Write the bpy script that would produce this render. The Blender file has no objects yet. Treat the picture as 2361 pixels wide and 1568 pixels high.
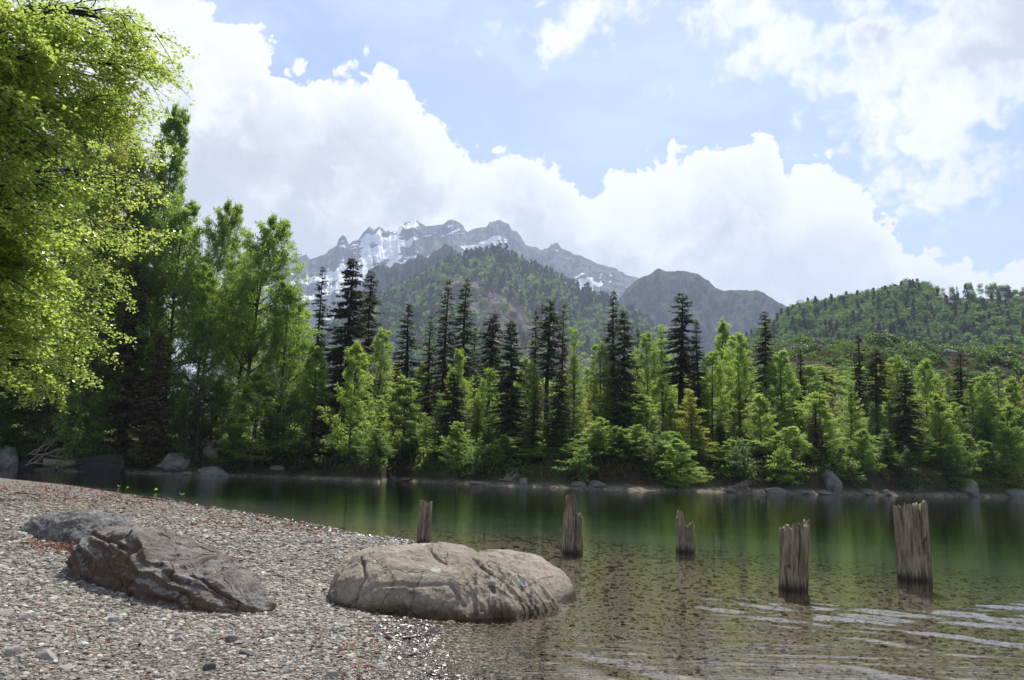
import bpy, math, random
import numpy as np
from mathutils import Vector, Matrix
R = math.radians
rnd = random.Random(7)
scn = bpy.context.scene
COL = scn.collection

# ------------------------------------------------------------------ camera
CAMZ = 1.1
F = 1800.0            # focal length in pixels of a 2361 px wide picture
PITCH, ROLL = R(9.65), R(1.7)
cam = bpy.data.cameras.new("camera")
cam.sensor_width = 36.0
cam.lens = 36.0*F/2361.0
cam.clip_start = 0.05
cam.clip_end = 30000
camo = bpy.data.objects.new("camera", cam)
COL.objects.link(camo)
CM = Matrix.Rotation(R(90)+PITCH, 3, 'X') @ Matrix.Rotation(ROLL, 3, 'Z')
camo.matrix_world = Matrix.Translation((0, 0, CAMZ)) @ CM.to_4x4()
scn.camera = camo

def ray(px, py):
    return (CM @ Vector(((px-1180.5)/F, -(py-784.0)/F, -1.0)))
def azel(px, py):
    d = ray(px, py)
    return math.atan2(d.x, d.y), math.atan2(d.z, math.hypot(d.x, d.y))
def at_r(px, py, r):          # point on the pixel's ray at horizontal range r
    d = ray(px, py)
    k = r/math.hypot(d.x, d.y)
    return Vector((d.x*k, d.y*k, CAMZ+d.z*k))
def on_z(px, py, z):
    d = ray(px, py)
    k = (z-CAMZ)/d.z
    return Vector((d.x*k, d.y*k, z))

# ------------------------------------------------------------------ sun, sky, exposure
SUN_AZ, SUN_EL = R(13), R(57)
sd = Vector((math.sin(SUN_AZ)*math.cos(SUN_EL), math.cos(SUN_AZ)*math.cos(SUN_EL), math.sin(SUN_EL)))
sun = bpy.data.lights.new("sun", 'SUN')
sun.energy = 4.6
sun.angle = R(0.6)
sun.color = (1.0, 0.94, 0.84)
suno = bpy.data.objects.new("sun", sun)
suno.rotation_euler = sd.to_track_quat('Z', 'Y').to_euler()
suno.location = (0, 0, 60)
COL.objects.link(suno)
scn.view_settings.view_transform = 'Standard'
scn.view_settings.look = 'None'
scn.view_settings.gamma = 1
scn.view_settings.exposure = 0.70
scn.cycles.use_denoising = True
scn.cycles.max_bounces = 8
scn.cycles.transparent_max_bounces = 12
scn.cycles.volume_bounces = 0
scn.cycles.sample_clamp_indirect = 4

def nd(nt, typ, _o=0, **kw):
    n = nt.nodes.new(typ)
    for k, v in kw.items():
        if hasattr(n, k) and not k[0].isupper():
            setattr(n, k, v)
            continue
        s = None
        if k[0] == '_':
            s = n.inputs[int(k[1:])]
        else:
            s = n.inputs[k.replace('_', ' ')]
        if isinstance(v, bpy.types.NodeSocket):
            nt.links.new(v, s)
        else:
            s.default_value = v
    return n.outputs[_o]
def mth(nt, op, a, b=None, c=None, clamp=False):
    kw = {'_0': a}
    if b is not None: kw['_1'] = b
    if c is not None: kw['_2'] = c
    return nd(nt, 'ShaderNodeMath', operation=op, use_clamp=clamp, **kw)
def mrange(nt, v, a, b, c=0.0, d=1.0, smooth=True):
    return nd(nt, 'ShaderNodeMapRange', interpolation_type='SMOOTHSTEP' if smooth else 'LINEAR',
              Value=v, From_Min=a, From_Max=b, To_Min=c, To_Max=d)
def noise(nt, vec, scale, detail=4.0, rough=0.5, o=0, dist=0.0):
    return nd(nt, 'ShaderNodeTexNoise', _o=o, Vector=vec, Scale=scale, Detail=detail, Roughness=rough, Distortion=dist)
def mixc(nt, f, a, b, blend='MIX'):
    n = nt.nodes.new('ShaderNodeMix')
    n.data_type = 'RGBA'; n.blend_type = blend
    for s, v in ((n.inputs[0], f), (n.inputs[6], a), (n.inputs[7], b)):
        if isinstance(v, bpy.types.NodeSocket): nt.links.new(v, s)
        elif isinstance(v, (int, float)): s.default_value = v
        else: s.default_value = (*v, 1) if len(v) == 3 else v
    return n.outputs[2]
def vmul(nt, v, s):
    return nd(nt, 'ShaderNodeVectorMath', operation='MULTIPLY', _0=v, _1=s)
def attr(nt, name):
    return nd(nt, 'ShaderNodeAttribute', _o=2, attribute_name=name)

# the sky: physical blue sky with a procedural layer of cumulus on it, laid out by direction
world = bpy.data.worlds.new("World")
scn.world = world
world.use_nodes = True
wt = world.node_tree
wt.nodes.clear()
sky = nd(wt, 'ShaderNodeTexSky', sky_type='NISHITA', sun_disc=False, sun_elevation=SUN_EL,
         sun_rotation=SUN_AZ % (2*math.pi), altitude=600.0, air_density=1.0, dust_density=1.2, ozone_density=1.5)
SKYK = 0.10
wdir = nd(wt, 'ShaderNodeTexCoord', _o=0)
sep = nd(wt, 'ShaderNodeSeparateXYZ', _0=wdir).node
az = mth(wt, 'ARCTAN2', sep.outputs[0], sep.outputs[1])
el = mth(wt, 'ARCSINE', sep.outputs[2])
warp = noise(wt, wdir, 5.0, 5.0, 0.55, o=1)
wv = nd(wt, 'ShaderNodeVectorMath', operation='MULTIPLY_ADD', _0=warp, _1=(0.16, 0.16, 0.16), _2=wdir)
n1 = noise(wt, wv, 7.0, 8.0, 0.56)
n2 = noise(wt, wdir, 22.0, 6.0, 0.6)
def lobes(sc, v):
    x = nd(wt, 'ShaderNodeTexVoronoi', _o=0, feature='SMOOTH_F1', Vector=v, Scale=sc, Smoothness=0.35)
    return mth(wt, 'SUBTRACT', 0.45, x)
warp2 = noise(wt, wdir, 30.0, 3.0, 0.5, o=1)
wv2 = nd(wt, 'ShaderNodeVectorMath', operation='MULTIPLY_ADD', _0=warp2, _1=(0.05, 0.05, 0.05), _2=wdir)
lb = mth(wt, 'MULTIPLY', lobes(14.0, wv2), 0.055)
lb = mth(wt, 'MULTIPLY_ADD', lobes(34.0, wv2), 0.034, lb)
lb = mth(wt, 'MULTIPLY_ADD', lobes(80.0, wv2), 0.016, lb)
fine = noise(wt, wdir, 60.0, 6.0, 0.65)
lb = mth(wt, 'MULTIPLY_ADD', mth(wt, 'SUBTRACT', fine, 0.5), 0.034, lb)
bank = [(-900, -60), (-200, -100), (300, -90), (400, -70), (440, -40), (470, 0), (505, 32), (545, 60), (605, 100), (632, 150), (650, 175), (705, 165),
        (780, 140), (850, 142), (900, 188), (950, 222), (985, 268), (1040, 322), (1110, 352), (1200, 342),
        (1290, 362), (1330, 405), (1355, 448), (1380, 432), (1420, 388), (1500, 378), (1560, 368),
        (1620, 348), (1680, 330), (1740, 325), (1790, 350), (1822, 402), (1865, 385), (1905, 374), (1960, 402), (2000, 455),
        (2055, 530), (2075, 566), (2130, 566), (2230, 586), (2361, 600), (2600, 640), (3000, 600)]
fc = wt.nodes.new('ShaderNodeFloatCurve')
pts = sorted(azel(x, y) for x, y in bank)
cm = fc.mapping
cv = cm.curves[0]
LO, SP = -0.9, 1.8
pp = [(0.0, pts[0][1])] + [((a-LO)/SP, e) for a, e in pts if 0.001 < (a-LO)/SP < 0.999] + [(1.0, pts[-1][1])]
cv.points[0].location = pp[0]
cv.points[1].location = pp[-1]
for p in pp[1:-1]:
    cv.points.new(*p)
for p in cv.points:
    p.handle_type = 'AUTO_CLAMPED'
cm.update()
wob = mth(wt, 'MULTIPLY_ADD', noise(wt, wdir, 17.0, 5.0, 0.6), 0.070, mth(wt, 'MULTIPLY_ADD', noise(wt, wdir, 48.0, 4.0, 0.6), 0.030, -0.050))
wt.links.new(mth(wt, 'MULTIPLY', mth(wt, 'SUBTRACT', mth(wt, 'ADD', az, wob), LO), 1/SP), fc.inputs[1])
dmain = mth(wt, 'ADD', mth(wt, 'SUBTRACT', fc.outputs[0], el), lb)
dmain = mth(wt, 'ADD', dmain, 0.006)
amain = mrange(wt, dmain, -0.002, 0.007)
# separate cumulus patches: soft ellipses broken up by the same lobes
patch = [(1335, 45, 120, 48), (1700, 50, 170, 75), (1850, 105, 230, 100), (2080, 110, 300, 130), (2330, 60, 330, 200),
         (2240, 250, 200, 70), (2330, 330, 160, 60), (2250, 425, 150, 70), (2320, 470, 80, 60), (2015, 262, 50, 30),
         (2030, 420, 36, 26), (2350, 570, 36, 30), (1500, 90, 30, 12), (-900, 300, 500, 200), (3300, 300, 600, 220)]
best = None
for x, y, a, b in patch:
    a0, e0 = azel(x, y)
    u = mth(wt, 'MULTIPLY', mth(wt, 'SUBTRACT', az, a0), F/a*0.93)
    v = mth(wt, 'MULTIPLY', mth(wt, 'SUBTRACT', el, e0), F/b*0.93)
    q = mth(wt, 'SUBTRACT', 1.0, mth(wt, 'SQRT', mth(wt, 'ADD', mth(wt, 'MULTIPLY', u, u), mth(wt, 'MULTIPLY', v, v))))
    q = mth(wt, 'MULTIPLY', q, min(a, b)/F)
    best = q if best is None else mth(wt, 'SMOOTH_MAX', best, q, 0.015)
dp = mth(wt, 'MULTIPLY_ADD', lb, 1.3, best)
dp = mth(wt, 'MULTIPLY_ADD', mth(wt, 'SUBTRACT', n1, 0.52), 0.16, dp)
# scattered cloud for the rest of the dome
dome = mrange(wt, noise(wt, wv, 2.4, 6.0, 0.55), 0.5, 0.62)
behind = mrange(wt, sep.outputs[1], 0.25, 0.0)
apatch = mrange(wt, dp, -0.010, 0.040)
apatch = mth(wt, 'MAXIMUM', apatch, mth(wt, 'MULTIPLY', dome, behind))
# brightness of cloud: lit rims, grey shaded body
rim = mrange(wt, dmain, 0.005, 0.105)
rim = mth(wt, 'MULTIPLY', rim, mrange(wt, mth(wt, 'MULTIPLY_ADD', lb, 3.2, n1), 0.60, 0.42))
low = mrange(wt, el, 0.40, 0.24)
rim = mth(wt, 'MAXIMUM', rim, mth(wt, 'MULTIPLY', mth(wt, 'MULTIPLY', low, mrange(wt, dmain, 0.015, 0.09)), mrange(wt, n1, 0.66, 0.46)))
body = mrange(wt, noise(wt, wv, 13.0, 7.0, 0.62), 0.40, 0.64, 0.72, 1.0)
rim = mth(wt, 'MULTIPLY', rim, body)
cmain = mixc(wt, rim, (0.73, 0.73, 0.74), (0.42, 0.437, 0.465))
rimp = mth(wt, 'MULTIPLY', mrange(wt, dp, 0.010, 0.075), mrange(wt, mth(wt, 'MULTIPLY_ADD', n2, 0.35, n1), 0.84, 0.60))
cpatch = mixc(wt, rimp, (0.73, 0.735, 0.75), (0.42, 0.44, 0.485))
veil = noise(wt, nd(wt, 'ShaderNodeVectorMath', operation='MULTIPLY', _0=wv, _1=(1.0, 1.0, 2.6)), 3.6, 7.0, 0.6)
veil = mrange(wt, veil, 0.43, 0.68, 0.0, 0.75)
blue = nd(wt, 'ShaderNodeVectorMath', operation='SCALE', _0=sky, Scale=SKYK)
cur = mixc(wt, veil, blue, (0.42, 0.52, 0.68))
cur = mixc(wt, apatch, cur, cpatch)
cur = mixc(wt, amain, cur, cmain)
sdot = nd(wt, 'ShaderNodeVectorMath', _o=1, operation='DOT_PRODUCT', _0=wdir, _1=tuple(sd))
glow = mrange(wt, sdot, 0.925, 0.99, 1.0, 2.5)
cur = nd(wt, 'ShaderNodeVectorMath', operation='SCALE', _0=cur, Scale=glow)
up = mrange(wt, sep.outputs[2], -0.02, 0.0)
cur = mixc(wt, up, (0.10, 0.12, 0.10), cur)
bg = nd(wt, 'ShaderNodeBackground', Color=cur, Strength=0.92)
wo = wt.nodes.new('ShaderNodeOutputWorld')
wt.links.new(bg, wo.inputs[0])

# ------------------------------------------------------------------ helpers
def vhash(ix, iy, iz, seed):
    h = (ix*374761393 + iy*668265263 + iz*2147483647 + seed*974634777) & 0xffffffff
    h = ((h ^ (h >> 13))*1274126177) & 0xffffffff
    h = ((h ^ (h >> 16))*2246822519) & 0xffffffff
    return ((h ^ (h >> 15)) & 0xffffff)/8388608.0 - 1.0
def vn(p, seed=0):
    p = np.asarray(p, float)
    i = np.floor(p).astype(np.int64)
    f = p-i
    f = f*f*f*(f*(f*6-15)+10)
    out = 0
    for dx in (0, 1):
        wx = f[:, 0] if dx else 1-f[:, 0]
        for dy in (0, 1):
            wy = f[:, 1] if dy else 1-f[:, 1]
            for dz in (0, 1):
                wz = f[:, 2] if dz else 1-f[:, 2]
                out = out + wx*wy*wz*vhash(i[:, 0]+dx, i[:, 1]+dy, i[:, 2]+dz, seed)
    return out
def fbm(p, oct=4, seed=0, gain=0.5, ridged=False):
    p = np.asarray(p, float)
    a, s, t = 1.0, 0.0, 0.0
    for k in range(oct):
        n = vn(p*(2.03**k)+k*17.3, seed+k)
        if ridged: n = 1-2*np.abs(n)
        s = s+a*n
        t += a
        a *= gain
    return s/t
def V3(x, y, z=0.0):
    a = [np.asarray(q, float).ravel() for q in (x, y, z)]
    n = max(len(q) for q in a)
    x, y, z = [q if len(q) == n else np.full(n, q[0]) for q in a]
    return np.stack([x.ravel(), y.ravel(), z.ravel()], 1)
def mesh(name, verts, faces, mat=None, attrs=None, smooth=False):
    me = bpy.data.meshes.new(name)
    verts = np.asarray(verts, np.float32)
    faces = np.asarray(faces, np.int32)
    n, k = faces.shape
    me.vertices.add(len(verts))
    me.vertices.foreach_set('co', verts.ravel())
    me.loops.add(n*k)
    me.loops.foreach_set('vertex_index', faces.ravel())
    me.polygons.add(n)
    me.polygons.foreach_set('loop_start', np.arange(0, n*k, k, dtype=np.int32))
    if smooth:
        me.polygons.foreach_set('use_smooth', np.ones(n, bool))
    else:
        me.polygons.foreach_set('use_smooth', np.zeros(n, bool))
    me.update(calc_edges=True)
    me.validate()
    for an, av in (attrs or {}).items():
        a = me.attributes.new(an, 'FLOAT', 'POINT')
        a.data.foreach_set('value', np.asarray(av, np.float32).ravel())
    if mat: me.materials.append(mat)
    return me
def obj(name, me, parent=None, **tags):
    o = bpy.data.objects.new(name, me)
    COL.objects.link(o)
    if parent: o.parent = parent
    for k, v in tags.items():
        if v is not None: o[k] = v
    return o
def empty(name, loc, rz=0.0, sc=(1, 1, 1), **tags):
    o = bpy.data.objects.new(name, None)
    o.empty_display_size = 0.3
    COL.objects.link(o)
    o.location = loc
    o.rotation_euler = (0, 0, rz)
    o.scale = sc
    for k, v in tags.items():
        if v is not None: o[k] = v
    return o
def gridfaces(nu, nv, wrap=False):
    i = np.arange(nu-1)[:, None]; j = np.arange(nv if wrap else nv-1)[None]
    j2 = (j+1) % nv
    return np.stack([i*nv+j, (i+1)*nv+j, (i+1)*nv+j2, i*nv+j2], -1).reshape(-1, 4)
class Acc:
    def __init__(s): s.v = []; s.f = []; s.n = 0; s.a = []
    def add(s, v, f, a=None):
        s.v.append(v); s.f.append(f+s.n); s.n += len(v)
        s.a.append(np.zeros(len(v)) if a is None else a)
    def tube(s, P, rad, k=6, a=0.0):
        P = np.asarray(P, float); n = len(P)
        rad = np.broadcast_to(rad, n)
        T = np.gradient(P, axis=0)
        T /= np.linalg.norm(T, axis=1, keepdims=True)+1e-9
        ref = np.array([0, 0, 1.0]) if abs(T[:, 2]).mean() < 0.8 else np.array([1.0, 0, 0])
        A = np.cross(T, ref); A /= np.linalg.norm(A, axis=1, keepdims=True)+1e-9
        B = np.cross(T, A)
        th = np.arange(k)*2*np.pi/k
        v = P[:, None]+rad[:, None, None]*(A[:, None]*np.cos(th)[None, :, None]+B[:, None]*np.sin(th)[None, :, None])
        s.add(v.reshape(-1, 3), gridfaces(n, k, True), np.full(n*k, a))
    def leaves(s, P, D, N, L, W, a):
        S = np.cross(D, N); S /= np.linalg.norm(S, axis=1, keepdims=True)+1e-9
        L = np.asarray(L)[:, None]; W = np.asarray(W)[:, None]
        v = np.stack([P, P+D*L*0.45+S*W*0.5, P+D*L-N*L*0.12, P+D*L*0.45-S*W*0.5], 1).reshape(-1, 3)
        n = len(P)
        s.add(v, (np.arange(n)[:, None]*4+np.arange(4)[None]), np.repeat(a, 4))
    def build(s, name, mat, smooth=False, attrname='v'):
        return mesh(name, np.concatenate(s.v), np.concatenate(s.f), mat, {attrname: np.concatenate(s.a)}, smooth)

# ------------------------------------------------------------------ materials
def newmat(name):
    m = bpy.data.materials.new(name)
    m.use_nodes = True
    m.node_tree.nodes.clear()
    return m, m.node_tree
def out(nt, surf=None, vol=None):
    o = nt.nodes.new('ShaderNodeOutputMaterial')
    if surf: nt.links.new(surf, o.inputs[0])
    if vol: nt.links.new(vol, o.inputs[1])
def pbsdf(nt, col, rough=0.8, normal=None, spec=0.3, **kw):
    a = dict(Base_Color=col, Roughness=rough, Specular_IOR_Level=spec)
    if not isinstance(col, bpy.types.NodeSocket): a['Base_Color'] = (*col, 1)
    if normal is not None: a['Normal'] = normal
    a.update(kw)
    return nd(nt, 'ShaderNodeBsdfPrincipled', **a)
def bump(nt, h, strength=0.5, dist=0.02, normal=None):
    kw = dict(Strength=strength, Distance=dist, Height=h)
    if normal is not None: kw['Normal'] = normal
    return nd(nt, 'ShaderNodeBump', **kw)

def leafmat(name, c1, c2, tr, rough=0.45, spec=0.35, amt=0.56, spread=1.0):
    m, nt = newmat(name)
    v = attr(nt, 'v')
    r = nd(nt, 'ShaderNodeObjectInfo', _o=5)
    f = mth(nt, 'MULTIPLY_ADD', r, 0.45, mth(nt, 'MULTIPLY', v, 0.6))
    c = mixc(nt, f, c1, c2)
    t = mixc(nt, f, tuple(x*0.8 for x in tr), tuple(x*1.25 for x in tr))
    a = pbsdf(nt, c, rough, spec=spec)
    b = nd(nt, 'ShaderNodeBsdfTranslucent', Color=t)
    out(nt, nd(nt, 'ShaderNodeMixShader', _0=amt, _1=a, _2=b))
    return m
LM = {
 'bright': leafmat('leaf_bright', (0.070, 0.125, 0.016), (0.125, 0.17, 0.022), (0.44, 0.60, 0.10)),
 'green': leafmat('leaf_green', (0.058, 0.115, 0.022), (0.095, 0.155, 0.030), (0.40, 0.57, 0.085)),
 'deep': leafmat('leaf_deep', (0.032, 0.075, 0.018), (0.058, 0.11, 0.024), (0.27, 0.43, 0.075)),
 'olive': leafmat('leaf_olive', (0.085, 0.105, 0.018), (0.14, 0.15, 0.028), (0.50, 0.53, 0.07)),
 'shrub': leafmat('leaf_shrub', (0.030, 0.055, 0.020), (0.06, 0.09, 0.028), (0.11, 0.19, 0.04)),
 'near': leafmat('leaf_near', (0.075, 0.125, 0.018), (0.14, 0.18, 0.028), (0.50, 0.62, 0.11), rough=0.28, spec=0.9),
 'spruce': leafmat('needle_dark', (0.044, 0.064, 0.030), (0.085, 0.108, 0.046), (0.16, 0.22, 0.07), 0.7, 0.15, 0.2),
 'spruceb': leafmat('needle_brown', (0.046, 0.054, 0.028), (0.088, 0.092, 0.046), (0.15, 0.16, 0.06), 0.7, 0.15, 0.2),
 'dead': leafmat('needle_dead', (0.075, 0.062, 0.028), (0.13, 0.105, 0.045), (0.17, 0.14, 0.05), 0.7, 0.15, 0.3),
 'dry': leafmat('dry_grass', (0.075, 0.072, 0.028), (0.12, 0.11, 0.045), (0.10, 0.10, 0.03), 0.8, 0.1, 0.3),
}
def barkmat(name, c1, c2, sc=8.0):
    m, nt = newmat(name)
    co = nd(nt, 'ShaderNodeTexCoord', _o=3)
    n = noise(nt, vmul(nt, co, (sc, sc, sc*0.22)), 1.0, 6.0, 0.65)
    c = mixc(nt, mrange(nt, n, 0.35, 0.68), c1, c2)
    out(nt, pbsdf(nt, c, 0.9, bump(nt, n, 0.6, 0.03), 0.15))
    return m
BARK = barkmat('bark_grey', (0.035, 0.030, 0.025), (0.10, 0.09, 0.075))
BARKD = barkmat('bark_dark', (0.020, 0.017, 0.014), (0.055, 0.045, 0.036))
DRIFT = barkmat('driftwood_bleached', (0.13, 0.11, 0.09), (0.32, 0.28, 0.23), 14)

def rockmat(name, c1, c2, c3, scale=1.0, lichen=0.0, crack=0.5, wetz=None, bmp=0.6, moss=0.0, side=None):
    m, nt = newmat(name)
    co = nd(nt, 'ShaderNodeTexCoord', _o=3)
    v = vmul(nt, co, (scale, scale, scale))
    wn = noise(nt, v, 2.0, 4.0, 0.6, o=1)
    wvv = nd(nt, 'ShaderNodeVectorMath', operation='MULTIPLY_ADD', _0=wn, _1=(0.5, 0.5, 0.5), _2=v)
    big = noise(nt, wvv, 1.7, 8.0, 0.6)
    mid = noise(nt, v, 9.0, 8.0, 0.68)
    fin = noise(nt, v, 38.0, 6.0, 0.75)
    c = mixc(nt, mrange(nt, big, 0.36, 0.62), c1, c2)
    c = mixc(nt, mrange(nt, mid, 0.48, 0.72, 0, 0.75), c, c3)
    c = mixc(nt, mrange(nt, fin, 0.42, 0.70, 0.0, 0.7), c, tuple(x*0.42 for x in c1))
    grn = noise(nt, v, 130.0, 3.0, 0.7)
    c = mixc(nt, mrange(nt, grn, 0.5, 0.72, 0, .5), c, tuple(min(1, x*1.45) for x in c3))
    vo = nd(nt, 'ShaderNodeTexVoronoi', _o=0, feature='DISTANCE_TO_EDGE', Vector=wvv, Scale=1.35)
    ck = mrange(nt, vo, 0.0, 0.028, 1, 0)
    ck = mth(nt, 'MULTIPLY', ck, mrange(nt, mid, 0.42, 0.55))
    ck = mth(nt, 'MULTIPLY', ck, crack)
    c = mixc(nt, ck, c, tuple(x*0.18 for x in c1))
    if lichen:
        lv = nd(nt, 'ShaderNodeTexVoronoi', _o=0, Vector=wvv, Scale=2.6, Randomness=1.0)
        lc = nd(nt, 'ShaderNodeSeparateColor', _0=nd(nt, 'ShaderNodeTexVoronoi', _o=1, Vector=wvv, Scale=2.6, Randomness=1.0))
        lm = mth(nt, 'MULTIPLY', mrange(nt, mth(nt, 'SUBTRACT', mth(nt, 'MULTIPLY_ADD', fin, 0.16, lv), mth(nt, 'MULTIPLY', lc, .12)), 0.15, 0.11), mrange(nt, big, 0.40, 0.46))
        nz = nd(nt, 'ShaderNodeSeparateXYZ', _0=nd(nt, 'ShaderNodeNewGeometry', _o=1)).node.outputs[2]
        lm = mth(nt, 'MULTIPLY', lm, mrange(nt, nz, 0.1, 0.5))
        c = mixc(nt, mth(nt, 'MULTIPLY', lm, lichen), c, (0.50, 0.49, 0.44))
    rough = 0.85
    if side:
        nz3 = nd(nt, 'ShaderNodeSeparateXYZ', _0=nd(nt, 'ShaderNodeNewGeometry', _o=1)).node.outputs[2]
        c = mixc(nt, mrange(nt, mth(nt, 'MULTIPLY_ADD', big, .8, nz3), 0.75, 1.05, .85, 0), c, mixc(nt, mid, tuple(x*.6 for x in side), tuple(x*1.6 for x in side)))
    if moss:
        nz2 = nd(nt, 'ShaderNodeSeparateXYZ', _0=nd(nt, 'ShaderNodeNewGeometry', _o=1)).node.outputs[2]
        mm = mth(nt, 'MULTIPLY', mrange(nt, nz2, 0.5, 0.9), mrange(nt, mid, 0.4, 0.6, 0, moss))
        c = mixc(nt, mm, c, (0.05, 0.06, 0.015))
    if wetz is not None:
        pz = nd(nt, 'ShaderNodeSeparateXYZ', _0=nd(nt, 'ShaderNodeNewGeometry', _o=0)).node.outputs[2]
        wz = mth(nt, 'MULTIPLY_ADD', mid, 0.10, pz)
        w = mrange(nt, wz, wetz[0], wetz[1], 1, 0)
        c = mixc(nt, w, c, mixc(nt, 1.0, c, wetz[2], 'MULTIPLY'))
        rough = mrange(nt, wz, wetz[0], wetz[1], 0.35, 0.85)
    h = mth(nt, 'MULTIPLY_ADD', fin, 0.5, mth(nt, 'MULTIPLY_ADD', mid, 0.6, big))
    h = mth(nt, 'SUBTRACT', h, mth(nt, 'MULTIPLY', ck, 0.7))
    out(nt, pbsdf(nt, c, rough, bump(nt, h, bmp, 0.07/scale), 0.25))
    return m

# ------------------------------------------------------------------ beach and lake bed
SHORE = np.array([(9.0, -40), (1.2, -8), (0.35, -3), (0.0, 0), (-0.2, 2), (-0.32, 3.2), (-0.52, 4.0), (-0.30, 4.4), (-0.55, 5.3),
                  (-0.75, 6.5), (-0.9, 8.2), (-0.85, 9.6), (-0.62, 10.9), (-1.15, 12.1), (-2.9, 13.9), (-5.2, 17.4), (-10.3, 23.9),
                  (-19.0, 34.7), (-31.0, 47.0), (-45, 58), (-80, 66)], float)
def sdist(x, y):
    x = np.asarray(x, float).ravel(); y = np.asarray(y, float).ravel()
    best = np.full(x.shape, 1e9)
    for a, b in zip(SHORE[:-1], SHORE[1:]):
        d = b-a
        t = np.clip(((x-a[0])*d[0]+(y-a[1])*d[1])/(d@d), 0, 1)
        best = np.minimum(best, np.hypot(x-a[0]-t*d[0], y-a[1]-t*d[1]))
    xs = np.interp(y, SHORE[:, 1], SHORE[:, 0])
    return np.where(x < xs, best, -best)
def dropq(x, y):      # distance beyond the edge of the shallows
    x = np.asarray(x, float).ravel(); y = np.asarray(y, float).ravel()
    return (x+3.3)*.656+(y-18)*.755+2.2*fbm(V3(x, y)*.22, 3, 44)
def beach_z(x, y):
    x = np.asarray(x, float).ravel(); y = np.asarray(y, float).ravel()
    s = sdist(x, y)
    land = 0.42*(1-np.exp(-np.maximum(s, 0)*0.16))
    d = np.maximum(-s, 0)
    P = V3(x, y)
    q = dropq(x, y)
    sp = np.log1p(np.exp(np.clip(q*0.6, -30, 30)))/0.6
    z = land-(0.013*np.minimum(d, 9)+0.040*sp*np.clip(d/3.5, 0, 1)+.03*np.clip(d/.6, 0, 1))
    z = z+0.022*fbm(P*0.9, 3, 5)*np.clip(np.abs(s), 0.15, 1)+0.006*fbm(P*6, 2, 9)
    return np.maximum(z, -4.2)
def bz(x, y): return float(beach_z([x], [y])[0])

def on_beach(px, py):
    px = np.atleast_1d(np.asarray(px, float)); py = np.atleast_1d(np.asarray(py, float))
    M_ = np.array(CM)
    d = np.stack([(px-1180.5)/F, -(py-784)/F, -np.ones(len(px))], 1)@M_.T
    z = np.full(len(px), 0.1)
    for _ in range(12):
        k = (z-CAMZ)/np.minimum(d[:, 2], -0.004)
        x, y = d[:, 0]*k, d[:, 1]*k
        zn = beach_z(x, y)
        z = z*0.4+0.6*zn
    P = np.stack([x, y, zn], 1)
    return Vector(P[0]) if len(P) == 1 else P

m, nt = newmat('gravel')
co = nd(nt, 'ShaderNodeNewGeometry', _o=0)
v1 = nd(nt, 'ShaderNodeTexVoronoi', _o=0, Vector=co, Scale=38.0)
v1c = nd(nt, 'ShaderNodeTexVoronoi', _o=1, Vector=co, Scale=38.0)
v2 = nd(nt, 'ShaderNodeTexVoronoi', _o=0, Vector=co, Scale=85.0)
v2c = nd(nt, 'ShaderNodeTexVoronoi', _o=1, Vector=co, Scale=85.0)
big = noise(nt, co, 0.8, 5.0, 0.6)
g1 = nd(nt, 'ShaderNodeSeparateColor', _0=v1c)
g2 = nd(nt, 'ShaderNodeSeparateColor', _0=v2c)
c = mixc(nt, g1, (0.13, 0.112, 0.094), (0.42, 0.37, 0.32))
c = mixc(nt, 0.5, c, mixc(nt, g2, (0.07, 0.06, 0.05), (0.42, 0.36, 0.31)))
c = mixc(nt, mrange(nt, v1, 0.25, 0.62, 0, 0.8), c, (0.035, 0.03, 0.026))
c = mixc(nt, mrange(nt, big, 0.45, 0.7, 0, 0.35), c, (0.14, 0.085, 0.055))
sa = attr(nt, 's')
wet = mrange(nt, mth(nt, 'MULTIPLY_ADD', big, 0.25, sa), 0.12, 0.35, 1, 0)
c = mixc(nt, mth(nt, 'MULTIPLY', wet, 0.55), c, mixc(nt, 1.0, c, (0.35, 0.31, 0.26), 'MULTIPLY'))
# under the water: silt and algae film on the stones; depth gloom painted last
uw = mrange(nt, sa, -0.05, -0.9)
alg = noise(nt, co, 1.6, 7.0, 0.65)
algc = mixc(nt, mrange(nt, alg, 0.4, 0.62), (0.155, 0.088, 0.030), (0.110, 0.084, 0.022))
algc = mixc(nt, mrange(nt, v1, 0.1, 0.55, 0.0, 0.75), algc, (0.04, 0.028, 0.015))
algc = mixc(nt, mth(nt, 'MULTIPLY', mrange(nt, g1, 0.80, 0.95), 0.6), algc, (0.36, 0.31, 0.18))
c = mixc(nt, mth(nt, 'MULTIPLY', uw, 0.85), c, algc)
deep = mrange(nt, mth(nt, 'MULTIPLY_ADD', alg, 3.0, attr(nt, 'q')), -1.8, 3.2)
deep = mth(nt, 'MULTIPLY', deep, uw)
c = mixc(nt, deep, c, (0.010, 0.024, 0.014))  # bed painted dark green for the light lost in deep water
h = mth(nt, 'MULTIPLY_ADD', v2, -0.5, mth(nt, 'MULTIPLY', v1, -1.0))
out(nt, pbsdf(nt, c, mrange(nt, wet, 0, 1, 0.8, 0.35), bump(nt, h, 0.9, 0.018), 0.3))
GRAVEL = m

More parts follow.
